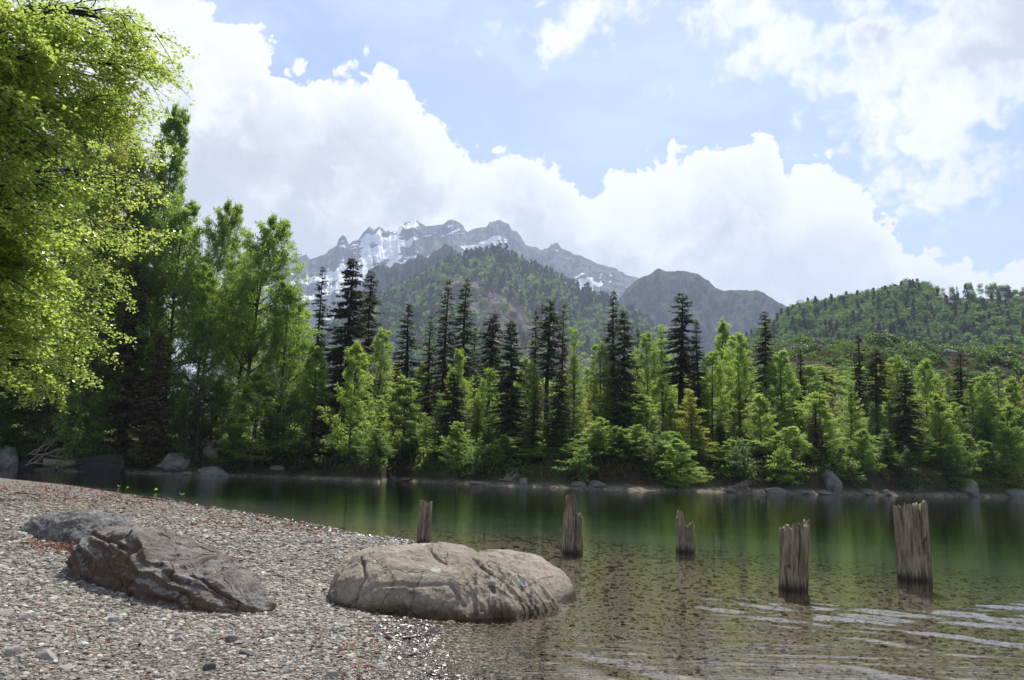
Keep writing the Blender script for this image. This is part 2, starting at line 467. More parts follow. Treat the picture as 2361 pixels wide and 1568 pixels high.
def axis(lo, hi, flo, fhi, fine, grow):
    a = list(np.arange(flo, fhi, fine))
    s = fine; x = a[-1]
    while x < hi:
        s = s*grow; x = min(hi, x+s); a.append(x)
    s = fine; x = a[0]; b = []
    while x > lo:
        s = s*grow; x = max(lo, x-s); b.append(x)
    return np.array(b[::-1]+a)
xs = axis(-90, 60, -8, 6, 0.045, 1.06)
ys = axis(-30, 95, 2.0, 13, 0.045, 1.05)
X, Y = np.meshgrid(xs, ys, indexing='ij')
Z = beach_z(X, Y)
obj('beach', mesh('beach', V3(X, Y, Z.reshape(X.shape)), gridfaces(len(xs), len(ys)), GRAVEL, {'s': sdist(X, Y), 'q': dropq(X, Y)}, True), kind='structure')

# pebbles as real stones
m, nt = newmat('pebble')
v = attr(nt, 'v'); w = attr(nt, 'w')
cr = nt.nodes.new('ShaderNodeValToRGB')
nt.links.new(v, cr.inputs[0])
els = cr.color_ramp.elements
stops = [(0, (0.055, 0.048, 0.042)), (0.25, (0.155, 0.138, 0.115)), (0.5, (0.265, 0.24, 0.20)), (0.75, (0.38, 0.345, 0.29)), (0.93, (0.62, 0.585, 0.52)), (0.955, (0.20, 0.075, 0.03)), (1.0, (0.30, 0.13, 0.06))]
els[0].position, els[0].color = 0, (*stops[0][1], 1)
els[1].position, els[1].color = 1, (*stops[-1][1], 1)
for p_, c_ in stops[1:-1]:
    e = els.new(p_); e.color = (*c_, 1)
co = nd(nt, 'ShaderNodeTexCoord', _o=3)
nn = noise(nt, co, 60.0, 4.0, 0.7)
c = mixc(nt, mrange(nt, nn, 0.35, 0.7, 0, 0.45), cr.outputs[0], (0.09, 0.08, 0.07))
c = mixc(nt, w, c, mixc(nt, 1.0, c, (0.42, 0.38, 0.33), 'MULTIPLY'))
uwp = attr(nt, 'u')
c = mixc(nt, mth(nt, 'MULTIPLY', uwp, .8), c, mixc(nt, v, (0.05, 0.034, 0.016), (0.19, 0.135, 0.06)))
out(nt, pbsdf(nt, c, mth(nt, 'MULTIPLY_ADD', uwp, 1.0, mrange(nt, w, 0, 1, 0.75, 0.24), clamp=True), bump(nt, nn, 0.4, 0.004), 0.4))
PEB = m
def ico():
    t = (1+5**.5)/2
    v = np.array([(-1, t, 0), (1, t, 0), (-1, -t, 0), (1, -t, 0), (0, -1, t), (0, 1, t), (0, -1, -t), (0, 1, -t), (t, 0, -1), (t, 0, 1), (-t, 0, -1), (-t, 0, 1)], float)
    v /= np.linalg.norm(v[0])
    f = np.array([(0, 11, 5), (0, 5, 1), (0, 1, 7), (0, 7, 10), (0, 10, 11), (1, 5, 9), (5, 11, 4), (11, 10, 2), (10, 7, 6), (7, 1, 8), (3, 9, 4), (3, 4, 2), (3, 2, 6), (3, 6, 8), (3, 8, 9), (4, 9, 5), (2, 4, 11), (6, 2, 10), (8, 6, 7), (9, 8, 1)])
    return v, f
def subdiv(v, f):
    v = list(map(tuple, v)); cache = {}
    def mid(a, b):
        k = (min(a, b), max(a, b))
        if k not in cache:
            p = np.array(v[a])+np.array(v[b]); p /= np.linalg.norm(p)
            v.append(tuple(p)); cache[k] = len(v)-1
        return cache[k]
    nf = []
    for a, b, c in f:
        x, y, z = mid(a, b), mid(b, c), mid(c, a)
        nf += [(a, x, z), (b, y, x), (c, z, y), (x, y, z)]
    return np.array(v), np.array(nf)
IV, IF = ico()
rg = np.random.default_rng(3)
def pebbles(n, lo, hi, azlo, azhi, smin, smax, seed, smin_s=-2.2):
    g = np.random.default_rng(seed)
    r = lo*(hi/lo)**g.random(n)
    a = g.uniform(azlo, azhi, n)
    x, y = r*np.sin(a), r*np.cos(a)
    s = sdist(x, y)
    k = s > smin_s
    x, y, s, r = x[k], y[k], s[k], r[k]
    n = len(x)
    sz = 0.82*smin*(smax/smin)**(g.random(n)**2.3)
    sz = sz*np.clip(r/5.0, 0.9, 2.2)
    z = beach_z(x, y)+sz*0.12
    base = IV[None]*(1+g.uniform(-0.28, 0.28, (n, 12, 1)))
    base = base*np.stack([sz*g.uniform(.75, 1.3, n), sz*g.uniform(.5, .95, n), sz*g.uniform(.25, .55, n)], 1)[:, None]
    tx = g.normal(0, 0.28, n); th = g.uniform(0, 6.28, n)
    c, s_ = np.cos(tx), np.sin(tx)
    yy = base[..., 1]*c[:, None]-base[..., 2]*s_[:, None]; zz = base[..., 1]*s_[:, None]+base[..., 2]*c[:, None]
    c, s_ = np.cos(th), np.sin(th)
    xx = base[..., 0]*c[:, None]-yy*s_[:, None]; yy = base[..., 0]*s_[:, None]+yy*c[:, None]
    V = np.stack([xx+x[:, None], yy+y[:, None], zz+z[:, None]], -1).reshape(-1, 3)
    Fc = (IF[None]+12*np.arange(n)[:, None, None]).reshape(-1, 3)
    col = np.repeat(np.clip(g.normal(0.45, 0.24, n), 0, 0.94), 12)
    red = np.repeat(g.random(n) < 0.010, 12); col[red] = 0.97
    wet = np.repeat(np.clip(1-(s-0.08)/0.45+g.normal(0, .2, n), 0, 1), 12)
    uw = np.repeat(np.clip(-s/1.0, 0, 1), 12)
    return V, Fc, col, wet, uw
parts = [pebbles(72000, 1.7, 7.5, R(-36), R(3), 0.007, 0.030, 1), pebbles(46000, 5, 30, R(-36), R(2), 0.010, 0.03, 2, -0.4),
         pebbles(17000, 2.4, 16.0, R(-20), R(34), 0.009, 0.030, 4, -9.0)]
o_ = 0; VV = []; FF = []; CC = []; WW = []; UU = []
for V, Fc, c_, w_, u_ in parts:
    VV.append(V); FF.append(Fc+o_); CC.append(c_); WW.append(w_); UU.append(u_); o_ += len(V)
obj('pebbles', mesh('pebbles', np.concatenate(VV), np.concatenate(FF), PEB, {'v': np.concatenate(CC), 'w': np.concatenate(WW), 'u': np.concatenate(UU)}), kind='stuff',
    label='grey and beige pebbles covering the beach and the shallow lake bed', category='pebbles')

# ------------------------------------------------------------------ far shore terrain
shp = [(-900, 1062), (-300, 1075), (40, 1083), (180, 1088), (300, 1091), (450, 1096), (600, 1100), (700, 1103), (800, 1107), (875, 1112), (900, 1107), (1000, 1113),
       (1130, 1119), (1300, 1125), (1480, 1131), (1650, 1134), (1850, 1140), (2100, 1144), (2361, 1148), (2700, 1153), (3300, 1160)]
SA, SR = [], []
for x, y in shp:
    p = on_z(x, y, 0.0)
    SA.append(math.atan2(p.x, p.y)); SR.append(math.hypot(p.x, p.y))
SA = np.array(SA); SR = np.array(SR)
SR[0] = 70; SR[-1] = 90
def r0(a): return np.interp(a, SA, SR)
AZ = lambda px, py=900: azel(px, py)[0]
# crest elevation angle of the terrain behind the shore, per azimuth, at about 200 m
crx = [(-900, 700), (0, 880), (700, 960), (1000, 940), (1300, 930), (1500, 900), (1700, 850), (1800, 812), (1880, 795), (2000, 790), (2200, 786), (2361, 772), (2700, 750), (3300, 760)]
CA = np.array([AZ(x, y) for x, y in crx]); CE = np.array([math.tan(azel(x, y)[1]) for x, y in crx])
def bank_z(a, s):
    a = np.asarray(a, float).ravel(); s = np.asarray(s, float).ravel()
    r = r0(a)+s
    zc = 200*np.interp(a, CA, CE)*1.0+CAMZ
    P = V3(r*np.sin(a), r*np.cos(a))
    t = np.clip(s/118.0, 0, 1)
    up = 0.30*np.clip(s/1.6, 0, 1)**1.2+1.65*np.clip((s-1.3)/3.5, 0, 1)+(zc-1.95)*(t**1.15)
    dn = np.maximum(s-118, 0)*0.09
    z = up-dn+np.minimum(s, 0)*0.30
    z = z+fbm(P*0.11, 4, 21)*np.clip(s-1.5, 0, 14)*0.14+fbm(P*0.6, 3, 22)*np.clip(s, 0.25, 3)*0.10
    rid = np.clip((a-AZ(1750, 800))/0.1, 0, 1)*np.clip((s-70)/30, 0, 1)
    z = z+rid*1.2*fbm(P*0.16, 3, 33, ridged=True)
    return np.maximum(z, -5)
m, nt = newmat('forest_floor')
co = nd(nt, 'ShaderNodeNewGeometry', _o=0)
s_ = attr(nt, 's')
nA = noise(nt, co, 0.25, 8.0, 0.65); nB = noise(nt, co, 2.5, 6.0, 0.7)
floor = mixc(nt, mrange(nt, nA, 0.42, 0.6), (0.030, 0.026, 0.016), (0.050, 0.058, 0.020))
floor = mixc(nt, mrange(nt, nB, 0.5, 0.7, 0, .7), floor, (0.085, 0.065, 0.038))
grav = mixc(nt, mrange(nt, nB, 0.35, 0.65), (0.06, 0.052, 0.042), (0.23, 0.20, 0.165))
c = mixc(nt, mrange(nt, mth(nt, 'MULTIPLY_ADD', nB, 1.6, s_), 1.5, 2.4, 1, 0), floor, grav)
out(nt, pbsdf(nt, c, 0.95, bump(nt, nB, 0.8, 0.25), 0.1))
FLOOR = m
av = np.linspace(R(-62), R(62), 520)
sv = np.concatenate([np.linspace(-14, 0, 8)[:-1], np.linspace(0, 9, 32)[:-1], np.linspace(9, 150, 110)[:-1], np.linspace(150, 600, 30)])
A_, S_ = np.meshgrid(av, sv, indexing='ij')
Zb = bank_z(A_, S_)
Rr = r0(A_)+S_
obj('far_shore_ground', mesh('far_shore_ground', V3(Rr*np.sin(A_), Rr*np.cos(A_), Zb.reshape(A_.shape)), gridfaces(len(av), len(sv)), FLOOR, {'s': S_.ravel()}, True), kind='structure')
# base ground out to the horizon
m, nt = newmat('ground')
out(nt, pbsdf(nt, (0.05, 0.06, 0.03), 0.95, spec=0.1))
g = np.linspace(-9000, 9000, 31)
X, Y = np.meshgrid(g, g+4000, indexing='ij')
obj('ground', mesh('ground', V3(X, Y, -8.0), gridfaces(31, 31), m), kind='structure')

# ------------------------------------------------------------------ the lake
m, nt = newmat('lake_water')
co = nd(nt, 'ShaderNodeNewGeometry', _o=0)
rA = noise(nt, vmul(nt, co, (1.1, 6.0, 1.0)), 1.0, 4.0, 0.55)
rB = noise(nt, vmul(nt, co, (4.5, 20.0, 1.0)), 1.0, 3.0, 0.5)
rC = noise(nt, vmul(nt, co, (0.25, 0.9, 1.0)), 1.0, 3.0, 0.5)
h = mth(nt, 'MULTIPLY_ADD', rB, 0.16, rA)
h = mth(nt, 'MULTIPLY_ADD', rC, 1.0, h)
nrm = bump(nt, h, 1.0, 0.0055)
fr = nd(nt, 'ShaderNodeFresnel', IOR=1.33, Normal=nrm)
gl = nd(nt, 'ShaderNodeBsdfGlossy', Color=(1, 1, 1, 1), Roughness=0.03, Normal=nrm)
tr = nd(nt, 'ShaderNodeBsdfTransparent', Color=(0.97, 0.98, 0.96, 1))
vol = nd(nt, 'ShaderNodeVolumeAbsorption', Color=(0.34, 0.64, 0.38, 1), Density=0.22)
out(nt, nd(nt, 'ShaderNodeMixShader', _0=fr, _1=tr, _2=gl), vol)
xs = axis(-150, 150, -1.2, 8.5, 0.03, 1.09)
ys = axis(-20, 125, 3.0, 12.5, 0.03, 1.07)
X, Y = np.meshgrid(xs, ys, indexing='ij')
P = V3(X, Y)
sh = np.clip(-sdist(X, Y)/2.0, 0, 1)
wx, wy = P[:, 0], P[:, 1]
# swell: trains running down and to the right, with long slightly wavering crests
ph = fbm(P*np.array([0.35, 0.5, 1]), 2, 71)*2.2
q = (wy+0.85*wx)/1.31
sw = np.sin(q*2*np.pi/0.36+ph*2.2)+0.9*np.sin(q*2*np.pi/0.58+1.3+ph*1.5)+0.5*np.sin((wy+0.3*wx)*2*np.pi/0.27+2+ph*3)
grp = np.clip(0.12+fbm(np.stack([q*1.5, (wx-wy)*.45, 0*q], 1), 3, 90)*3.0, 0.0, 1.4)
fade = np.clip((8.8-wy)/3.6, 0, 1)**1.4*np.clip((wx-0.1)/2.0, 0.0, 1)
ripple = (np.sin((wy+0.05*wx)*2*np.pi/0.17+ph*3)+np.sin((wy-0.1*wx)*2*np.pi/0.27+ph*2.3))
Zw = sh*(0.0165*sw*grp*fade+0.00022*ripple*np.clip(.4+fbm(P*1.3, 2, 66)*1.5, 0, 1)*np.clip((13-wy)/4, 0, 1))
nx, ny = len(xs), len(ys)
top = np.stack([wx, wy, Zw], 1)
# closed box: sides and floor of the body of water
bi = [i*ny for i in range(nx)]+[(nx-1)*ny+j for j in range(1, ny)]+[i*ny+ny-1 for i in range(nx-2, -1, -1)]+[j for j in range(ny-2, 0, -1)]
bi = np.array(bi)
bot = top[bi].copy(); bot[:, 2] = -7.0
nb = len(bi); k0 = len(top)
ar = np.arange(nb)
side = np.stack([bi, bi[(ar+1) % nb], k0+(ar+1) % nb, k0+ar], 1)
cen = np.array([[0, 50, -7.0]])
V = np.concatenate([top, bot, cen])
Fq = np.concatenate([gridfaces(nx, ny), side[:, ::-1]])
me = bpy.data.meshes.new('lake_water')
me.from_pydata(V.tolist(), [], Fq.tolist()+[(k0+nb, int(k0+(i+1) % nb), int(k0+i)) for i in range(nb)])
me.polygons.foreach_set('use_smooth', np.ones(len(me.polygons), bool))
me.materials.append(m)
obj('water', me, kind='structure')

# ------------------------------------------------------------------ mountains
def z2(pts): return [((1000+.59297*a)/1.6264, (700+.59297*b)/1.6264) for a, b in pts]
def z5(pts): return [((2500+.57388*a)/1.6264, (1000+.57388*b)/1.6264) for a, b in pts]
def mountain(name, prof, D, d0, mat, nx, nt_, spur, sk, jag, seed, snowf=None, foot=0.0, pw=1.25):
    a = np.array([azel(x, y)[0] for x, y in prof]); e = np.array([math.tan(azel(x, y)[1]) for x, y in prof])
    i = np.argsort(a); a, e = a[i], e[i]
    A = np.linspace(a[0], a[-1], nx)
    H = np.interp(A, a, e)*D
    H = H+jag*D*fbm(V3(A*D/ (D*0.012), 0.3), 4, seed, 0.6, True)*np.clip((H-0.02*D)/(0.05*D), 0, 1)
    T = np.concatenate([np.linspace(0, 1, nt_), np.linspace(1.02, 1.25, 8)])
    AA, TT = np.meshgrid(A, T, indexing='ij')
    HH = np.broadcast_to(H[:, None], AA.shape)
    rr = d0+(D-d0)*TT
    z = foot+(HH-foot)*np.where(TT <= 1, np.clip(TT, 0, 1)**pw, 1-(TT-1)*3.0)
    u = (AA*D).ravel()
    wob = fbm(V3(u/ (D*.10), TT*1.5), 3, seed+3).reshape(AA.shape)*D*0.03
    rid = fbm(V3((AA*D+wob).ravel()/(D*sk), TT.ravel()*2.2), 5, seed+7, 0.55, True).reshape(AA.shape)
    rid2 = fbm(V3((AA*D).ravel()/(D*sk*.35), TT.ravel()*11, 3), 4, seed+8, 0.6, True).reshape(AA.shape)
    env = np.clip((1-TT)*7, 0, 1)*np.clip(TT*4, 0, 1)
    env = np.where(TT > 1, 0, env)
    dz = (rid*spur+rid2*spur*.12)*D*env
    z = z+dz
    # noise also moves the surface along the line of sight, right up to the crest
    rr = rr+(rid2*0.004+rid*0.02)*D*np.clip(TT*3, 0, 1)*np.where(TT > 1, 0.2, 1)*-1
    k = np.clip(z/(HH+1e-6), None, 1.0)
    lim = HH/D*rr
    z = np.where(TT < 1, np.minimum(z, lim*0.992), z)
    at = {}
    if snowf: at['snow'] = snowf(AA.ravel(), z.ravel(), TT.ravel(), rid.ravel(), rid2.ravel())
    me = mesh(name, V3(rr*np.sin(AA), rr*np.cos(AA), z), gridfaces(nx, len(T)), mat, at, True)
    o = obj(name, me, kind='structure')
    return dict(A=A, T=T[:nt_], P=np.stack([rr*np.sin(AA), rr*np.cos(AA), z], -1)[:, :nt_])
def mtnmat(name, c1, c2, veg, sc, snow):
    m, nt = newmat(name)
    co = nd(nt, 'ShaderNodeNewGeometry', _o=0)
    b = noise(nt, vmul(nt, co, (sc, sc, sc*2.2)), 1.0, 10.0, 0.68)
    bb = noise(nt, vmul(nt, co, (sc*.3, sc*.3, sc*3.5)), 1.0, 6.0, 0.6)
    c = mixc(nt, mrange(nt, b, 0.38, 0.62), c1, c2)
    c = mixc(nt, mrange(nt, bb, 0.5, 0.6, 0, .5), c, tuple(x*.55 for x in c1))
    nz = nd(nt, 'ShaderNodeSeparateXYZ', _0=nd(nt, 'ShaderNodeNewGeometry', _o=1)).node.outputs[2]
    if veg:
        pz = nd(nt, 'ShaderNodeSeparateXYZ', _0=co).node.outputs[2]
        mm = mth(nt, 'MULTIPLY', mrange(nt, mth(nt, 'MULTIPLY_ADD', b, 0.9, nz), 0.9, 1.25), mrange(nt, pz, veg[1], veg[0]))
        c = mixc(nt, mm, c, (0.028, 0.040, 0.018))
    if snow:
        s = attr(nt, 'snow')
        s = mth(nt, 'MULTIPLY_ADD', mth(nt, 'SUBTRACT', b, 0.5), 0.55, s)
        c = mixc(nt, mrange(nt, s, 0.49, 0.52), c, (0.92, 0.93, 0.95))
    out(nt, pbsdf(nt, c, 0.95, bump(nt, b, 1.0, 0.22/sc), 0.1))
    return m
MROCK = mtnmat('alpine_rock', (0.055, 0.056, 0.058), (0.14, 0.138, 0.136), (500, 1000), 0.010, True)
MDARK = mtnmat('shrubby_crag', (0.020, 0.024, 0.026), (0.070, 0.069, 0.067), (900, 1400), 0.013, True)
m1 = [(500, 680), (600, 645)]+z2([(120, 490), (180, 480), (215, 450), (250, 443), (275, 470), (300, 462), (370, 440), (400, 400), (440, 385), (455, 340), (480, 315), (500, 330), (520, 375), (545, 350),
      (580, 335), (610, 300), (650, 262), (680, 280), (710, 255), (750, 285), (800, 275), (850, 250), (900, 235), (940, 222), (970, 240), (1010, 265), (1060, 262), (1110, 255), (1150, 230), (1190, 228),
      (1230, 245), (1270, 300), (1290, 290), (1330, 275), (1390, 270), (1410, 240), (1480, 213), (1530, 235), (1550, 270), (1580, 280), (1620, 340), (1640, 370), (1700, 395), (1740, 415), (1780, 400),
      (1800, 375), (1840, 367), (1860, 400), (1900, 420), (1950, 445), (2000, 455), (2060, 490), (2110, 505), (2200, 520), (2280, 560), (2340, 590), (2361, 605)])+[(1500, 680), (1600, 740), (1700, 800)]
def snow1(A, z, T, rid, rid2):
    u = A*4500
    # ledges that climb to the right across the face, and chutes running down it
    led = fbm(V3((u+z*.9)/330, (z-u*.42)/62, 3), 4, 5, 0.55)
    big = fbm(V3(u/420, z/300, 7), 3, 15, 0.5)
    chute = fbm(V3(u/55+led*.5, z/520, 2), 3, 8, 0.5, True)
    w = np.interp(A, [AZ(680), AZ(760, 600), AZ(950, 550), AZ(1060, 550), AZ(1110, 550), AZ(1230, 560), AZ(1330, 600), AZ(1500, 640)],
                  [0.16, 0.37, 0.40, 0.27, 0.14, 0.20, 0.27, 0.12])
    hh = np.interp(z, [560, 800, 1000, 1300, 1450], [-.35, -0.04, 0.06, 0.10, 0.0])
    return w+hh+led*0.55+big*.30+chute*0.12-0.22*np.clip((T-.955)/.045, 0, 1)
mountain('snowy_mountain', m1, 4500, 3000, MROCK, 1100, 380, 0.011, 0.045, 0.0004, 11, snow1)
m1b = [(1380, 760), (1420, 700), (1462, 652), (1480, 645), (1510, 628), (1560, 622), (1610, 635), (1650, 665), (1700, 672), (1760, 680), (1800, 705), (1830, 718), (1880, 745), (1960, 790), (2100, 850)]
def snow2(A, z, T, rid, rid2):
    n = fbm(V3(A*3600/90, z/60), 4, 55, 0.55)
    return -0.10+n*0.50-rid*0.12
mountain('dark_mountain', m1b, 2750, 2000, MDARK, 500, 160, 0.016, 0.035, 0.0012, 31, snow2)
m2 = [(760, 800), (820, 740)]+z2([(640, 540), (690, 505), (740, 500), (780, 530), (810, 490), (850, 480), (880, 460), (910, 450), (940, 470), (960, 435), (1000, 470), (1020, 480), (1050, 430), (1090, 415), (1130, 375), (1170, 400),
      (1210, 430), (1260, 440), (1350, 470), (1500, 600)])
mountain('craggy_foothill', m2, 2500, 1950, MDARK, 420, 130, 0.018, 0.028, 0.0022, 41, snow2)
m, nt = newmat('wooded_slope')
co = nd(nt, 'ShaderNodeNewGeometry', _o=0)
b = noise(nt, co, 0.02, 9.0, 0.7)
out(nt, pbsdf(nt, mixc(nt, mrange(nt, b, 0.4, 0.62), (0.075, 0.062, 0.048), (0.17, 0.15, 0.115)), 0.95, bump(nt, b, 1, 12), 0.1))
SLOPE = m
m3 = [(420, 900), (560, 850), (700, 800)]+z2([(600, 740), (720, 695), (800, 650), (900, 610), (980, 570), (1050, 530), (1130, 490), (1200, 460), (1260, 435), (1330, 425), (1400, 412), (1430, 398), (1475, 393), (1520, 402), (1560, 435),
     (1600, 465), (1660, 495), (1750, 527), (1850, 567), (1950, 617), (2050, 667), (2150, 717), (2300, 787), (2361, 815)])+[(1560, 800), (1700, 880), (1850, 960)]
m3 = [(x, y+9) for x, y in m3]
G3 = mountain('green_mountain', m3, 1900, 900, SLOPE, 420, 130, 0.018, 0.08, 0.0, 51, None, 0, 1.1)
m4 = [(1560, 900), (1640, 850), (1730, 790), (1790, 745)]+z5([(820, 305), (900, 288), (1000, 272), (1100, 262), (1200, 238), (1300, 218), (1400, 195), (1500, 178), (1600, 152), (1650, 145), (1700, 165), (1740, 203), (1900, 206), (2100, 210), (2335, 220)])+[(2700, 690), (3200, 720)]
G4 = mountain('wooded_hill', m4, 900, 480, SLOPE, 360, 120, 0.012, 0.10, 0.0, 61, None, 0, 1.05)

# ------------------------------------------------------------------ distant woods, one mass each
def crownlet(g, kind, n):
    if kind == 'cone':
        t = g.random(n)**0.8; a = g.uniform(0, 6.28, n)
        rad = (1-t)*0.24*g.uniform(.5, 1.1, n)
        P = np.stack([rad*np.cos(a), rad*np.sin(a), 0.08+t*0.92], 1)
        N = np.stack([np.cos(a), np.sin(a), np.full(n, .5)], 1)
    else:
        d = g.normal(0, 1, (n, 3)); d /= np.linalg.norm(d, axis=1, keepdims=True)
        lump = 0.78+0.34*vn(d*2.1+g.uniform(0, 50), 3)
        P = d*np.array([.38, .38, .42])*(lump*g.uniform(.75, 1.05, n))[:, None]+np.array([0, 0, .56])
        N = d
    N = N+g.normal(0, .45, (n, 3)); N /= np.linalg.norm(N, axis=1, keepdims=True)
    D = np.cross(N, g.normal(0, 1, (n, 3))); D /= np.linalg.norm(D, axis=1, keepdims=True)
    return P, D, N
def wood(name, G, n, hmin, hmax, lf, conef, mask, mats, label, seed, nvar=8, lpt=90, tr=(0.05, 1.0)):
    g = np.random.default_rng(seed)
    vs = [crownlet(g, 'cone' if i < nvar*0.4 else 'ball', lpt) for i in range(nvar)]
    nA, nT = G['P'].shape[:2]
    acc = {m_: Acc() for m_ in mats}
    i = g.uniform(0, nA-1.01, n); j = g.uniform(tr[0], tr[1], n)*(nT-1.01)
    # denser sampling near the crest because it is seen face on
    for a, b in zip(i, j):
        i0, j0 = int(a), int(b); fa, fb = a-i0, b-j0
        p = (G['P'][i0, j0]*(1-fa)*(1-fb)+G['P'][i0+1, j0]*fa*(1-fb)+G['P'][i0, j0+1]*(1-fa)*fb+G['P'][i0+1, j0+1]*fa*fb)
        w = mask(a/(nA-1), b/(nT-1), p)
        if g.random() > w: continue
        cone = g.random() < conef(p)
        k = g.integers(0, int(nvar*.4)) if cone else g.integers(int(nvar*.4), nvar)
        P, D, N = vs[k]
        h = g.uniform(hmin, hmax)*(1.2 if cone else 1)
        th = g.uniform(0, 6.28); c, s = np.cos(th), np.sin(th)
        Rm = np.array([[c, -s, 0], [s, c, 0], [0, 0, 1]])
        wd = h*g.uniform(.8, 1.25)
        Q = (P*np.array([wd, wd, h]))@Rm.T+p
        mname = mats[0] if cone else mats[1+int(g.random()*(len(mats)-1))]
        tone = np.clip(g.normal(.5, .25), 0, 1)
        sz = lf*g.uniform(.7, 1.3, len(P))
        acc[mname].leaves(Q, D@Rm.T, N@Rm.T, sz, sz*.8, np.clip(tone+g.normal(0, .12, len(P)), 0, 1))
    A = Acc(); mi = []
    ms = []
    for q, (mn, ac) in enumerate(acc.items()):
        if ac.n == 0: continue
        A.v += ac.v; A.a += ac.a
        for f in ac.f: A.f.append(f+A.n)
        A.n += ac.n
        mi.append(np.full(ac.n//4, len(ms))); ms.append(mn)
    me = A.build(name, None)
    for mn in ms: me.materials.append(LMF[mn])
    me.polygons.foreach_set('material_index', np.concatenate(mi).astype(np.int32))
    obj(name, me, kind='stuff', label=label, category='woodland')
LMF = {
 'fspr': leafmat('far_conifer', (0.016, 0.030, 0.016), (0.03, 0.045, 0.02), (0.03, 0.05, 0.02), 0.8, 0.1, 0.3),
 'fgr': leafmat('far_green', (0.050, 0.105, 0.026), (0.09, 0.15, 0.034), (0.16, 0.30, 0.05), 0.8, 0.1, 0.4),
 'fye': leafmat('far_yellow', (0.11, 0.15, 0.035), (0.16, 0.20, 0.05), (0.26, 0.36, 0.07), 0.8, 0.1, 0.4),
 'fbr': leafmat('far_brown', (0.06, 0.055, 0.03), (0.095, 0.08, 0.045), (0.10, 0.09, 0.04), 0.8, 0.1, 0.3),
}
def pxof(p):
    d = CM.transposed() @ (Vector(p)-Vector((0, 0, CAMZ)))
    return 1180.5-F*d.x/d.z, 784+F*d.y/d.z
def mask3(a, b, p):
    x, y = pxof(p)
    # bare scree strip running down the middle of the slope
    cx = 1080+(y-660)*0.95
    n = float(vn([[p[0]/60, p[1]/60, 1]], 4)[0])
    strip = abs(x-cx-n*30) < 45+(y-640)*0.35 and 655 < y < 900
    strip2 = 1030 < x < 1110 and 640 < y < 690
    return 0.10 if (strip or strip2) else 1.0
wood('mountain_forest', G3, 9000, 17, 27, 5.0, lambda p: 0.75 if p[2] > 480 or pxof(p)[0] > 1330 and pxof(p)[1] < 720 else 0.22, mask3,
     ['fspr', 'fgr', 'fye', 'fgr', 'fbr'], 'mixed spring forest covering the green mountain behind the lake', 5, 10, 60, (0.0, 1.0))
def mask4(a, b, p):
    x, y = pxof(p)
    if x > 2150 and y < 712: return 0.06
    return 1.0
wood('hill_forest', G4, 6500, 9.5, 15, 1.7, lambda p: 0.16, mask4, ['fspr', 'fgr', 'fgr', 'fye', 'fgr'], 'dense green broadleaf wood covering the rounded hill on the right', 6, 10, 150)

# ------------------------------------------------------------------ trees
def unit(v): return v/(np.linalg.norm(v)+1e-9)
def sprayleaves(acc, g, P0, d, L, n, lsz, flat=0.7, asp=0.62):
    s = g.random(n)**0.8
    sidev = unit(np.cross(d, (0, 0, 1.0)))
    lat = g.normal(0, 0.10*L+lsz*0.35, n)
    P = P0+d*(s*L)[:, None]+sidev*lat[:, None]+np.stack([np.zeros(n), np.zeros(n), g.normal(0, lsz*.35+.045*L, n)-(s**2)*L*0.10], 1)
    N = np.stack([g.normal(0, flat, n), g.normal(0, flat, n), np.ones(n)], 1)
    N /= np.linalg.norm(N, axis=1, keepdims=True)
    D = d[None]*0.7+sidev[None]*(np.sign(lat)*g.uniform(.2, 1.2, n))[:, None]+g.normal(0, .3, (n, 3))
    D -= N*(D*N).sum(1, keepdims=True); D /= np.linalg.norm(D, axis=1, keepdims=True)
    sz = lsz*g.uniform(.6, 1.25, n)
    acc.leaves(P, D, N, sz, sz*asp, np.clip(g.normal(.45, .25, n), 0, 1))
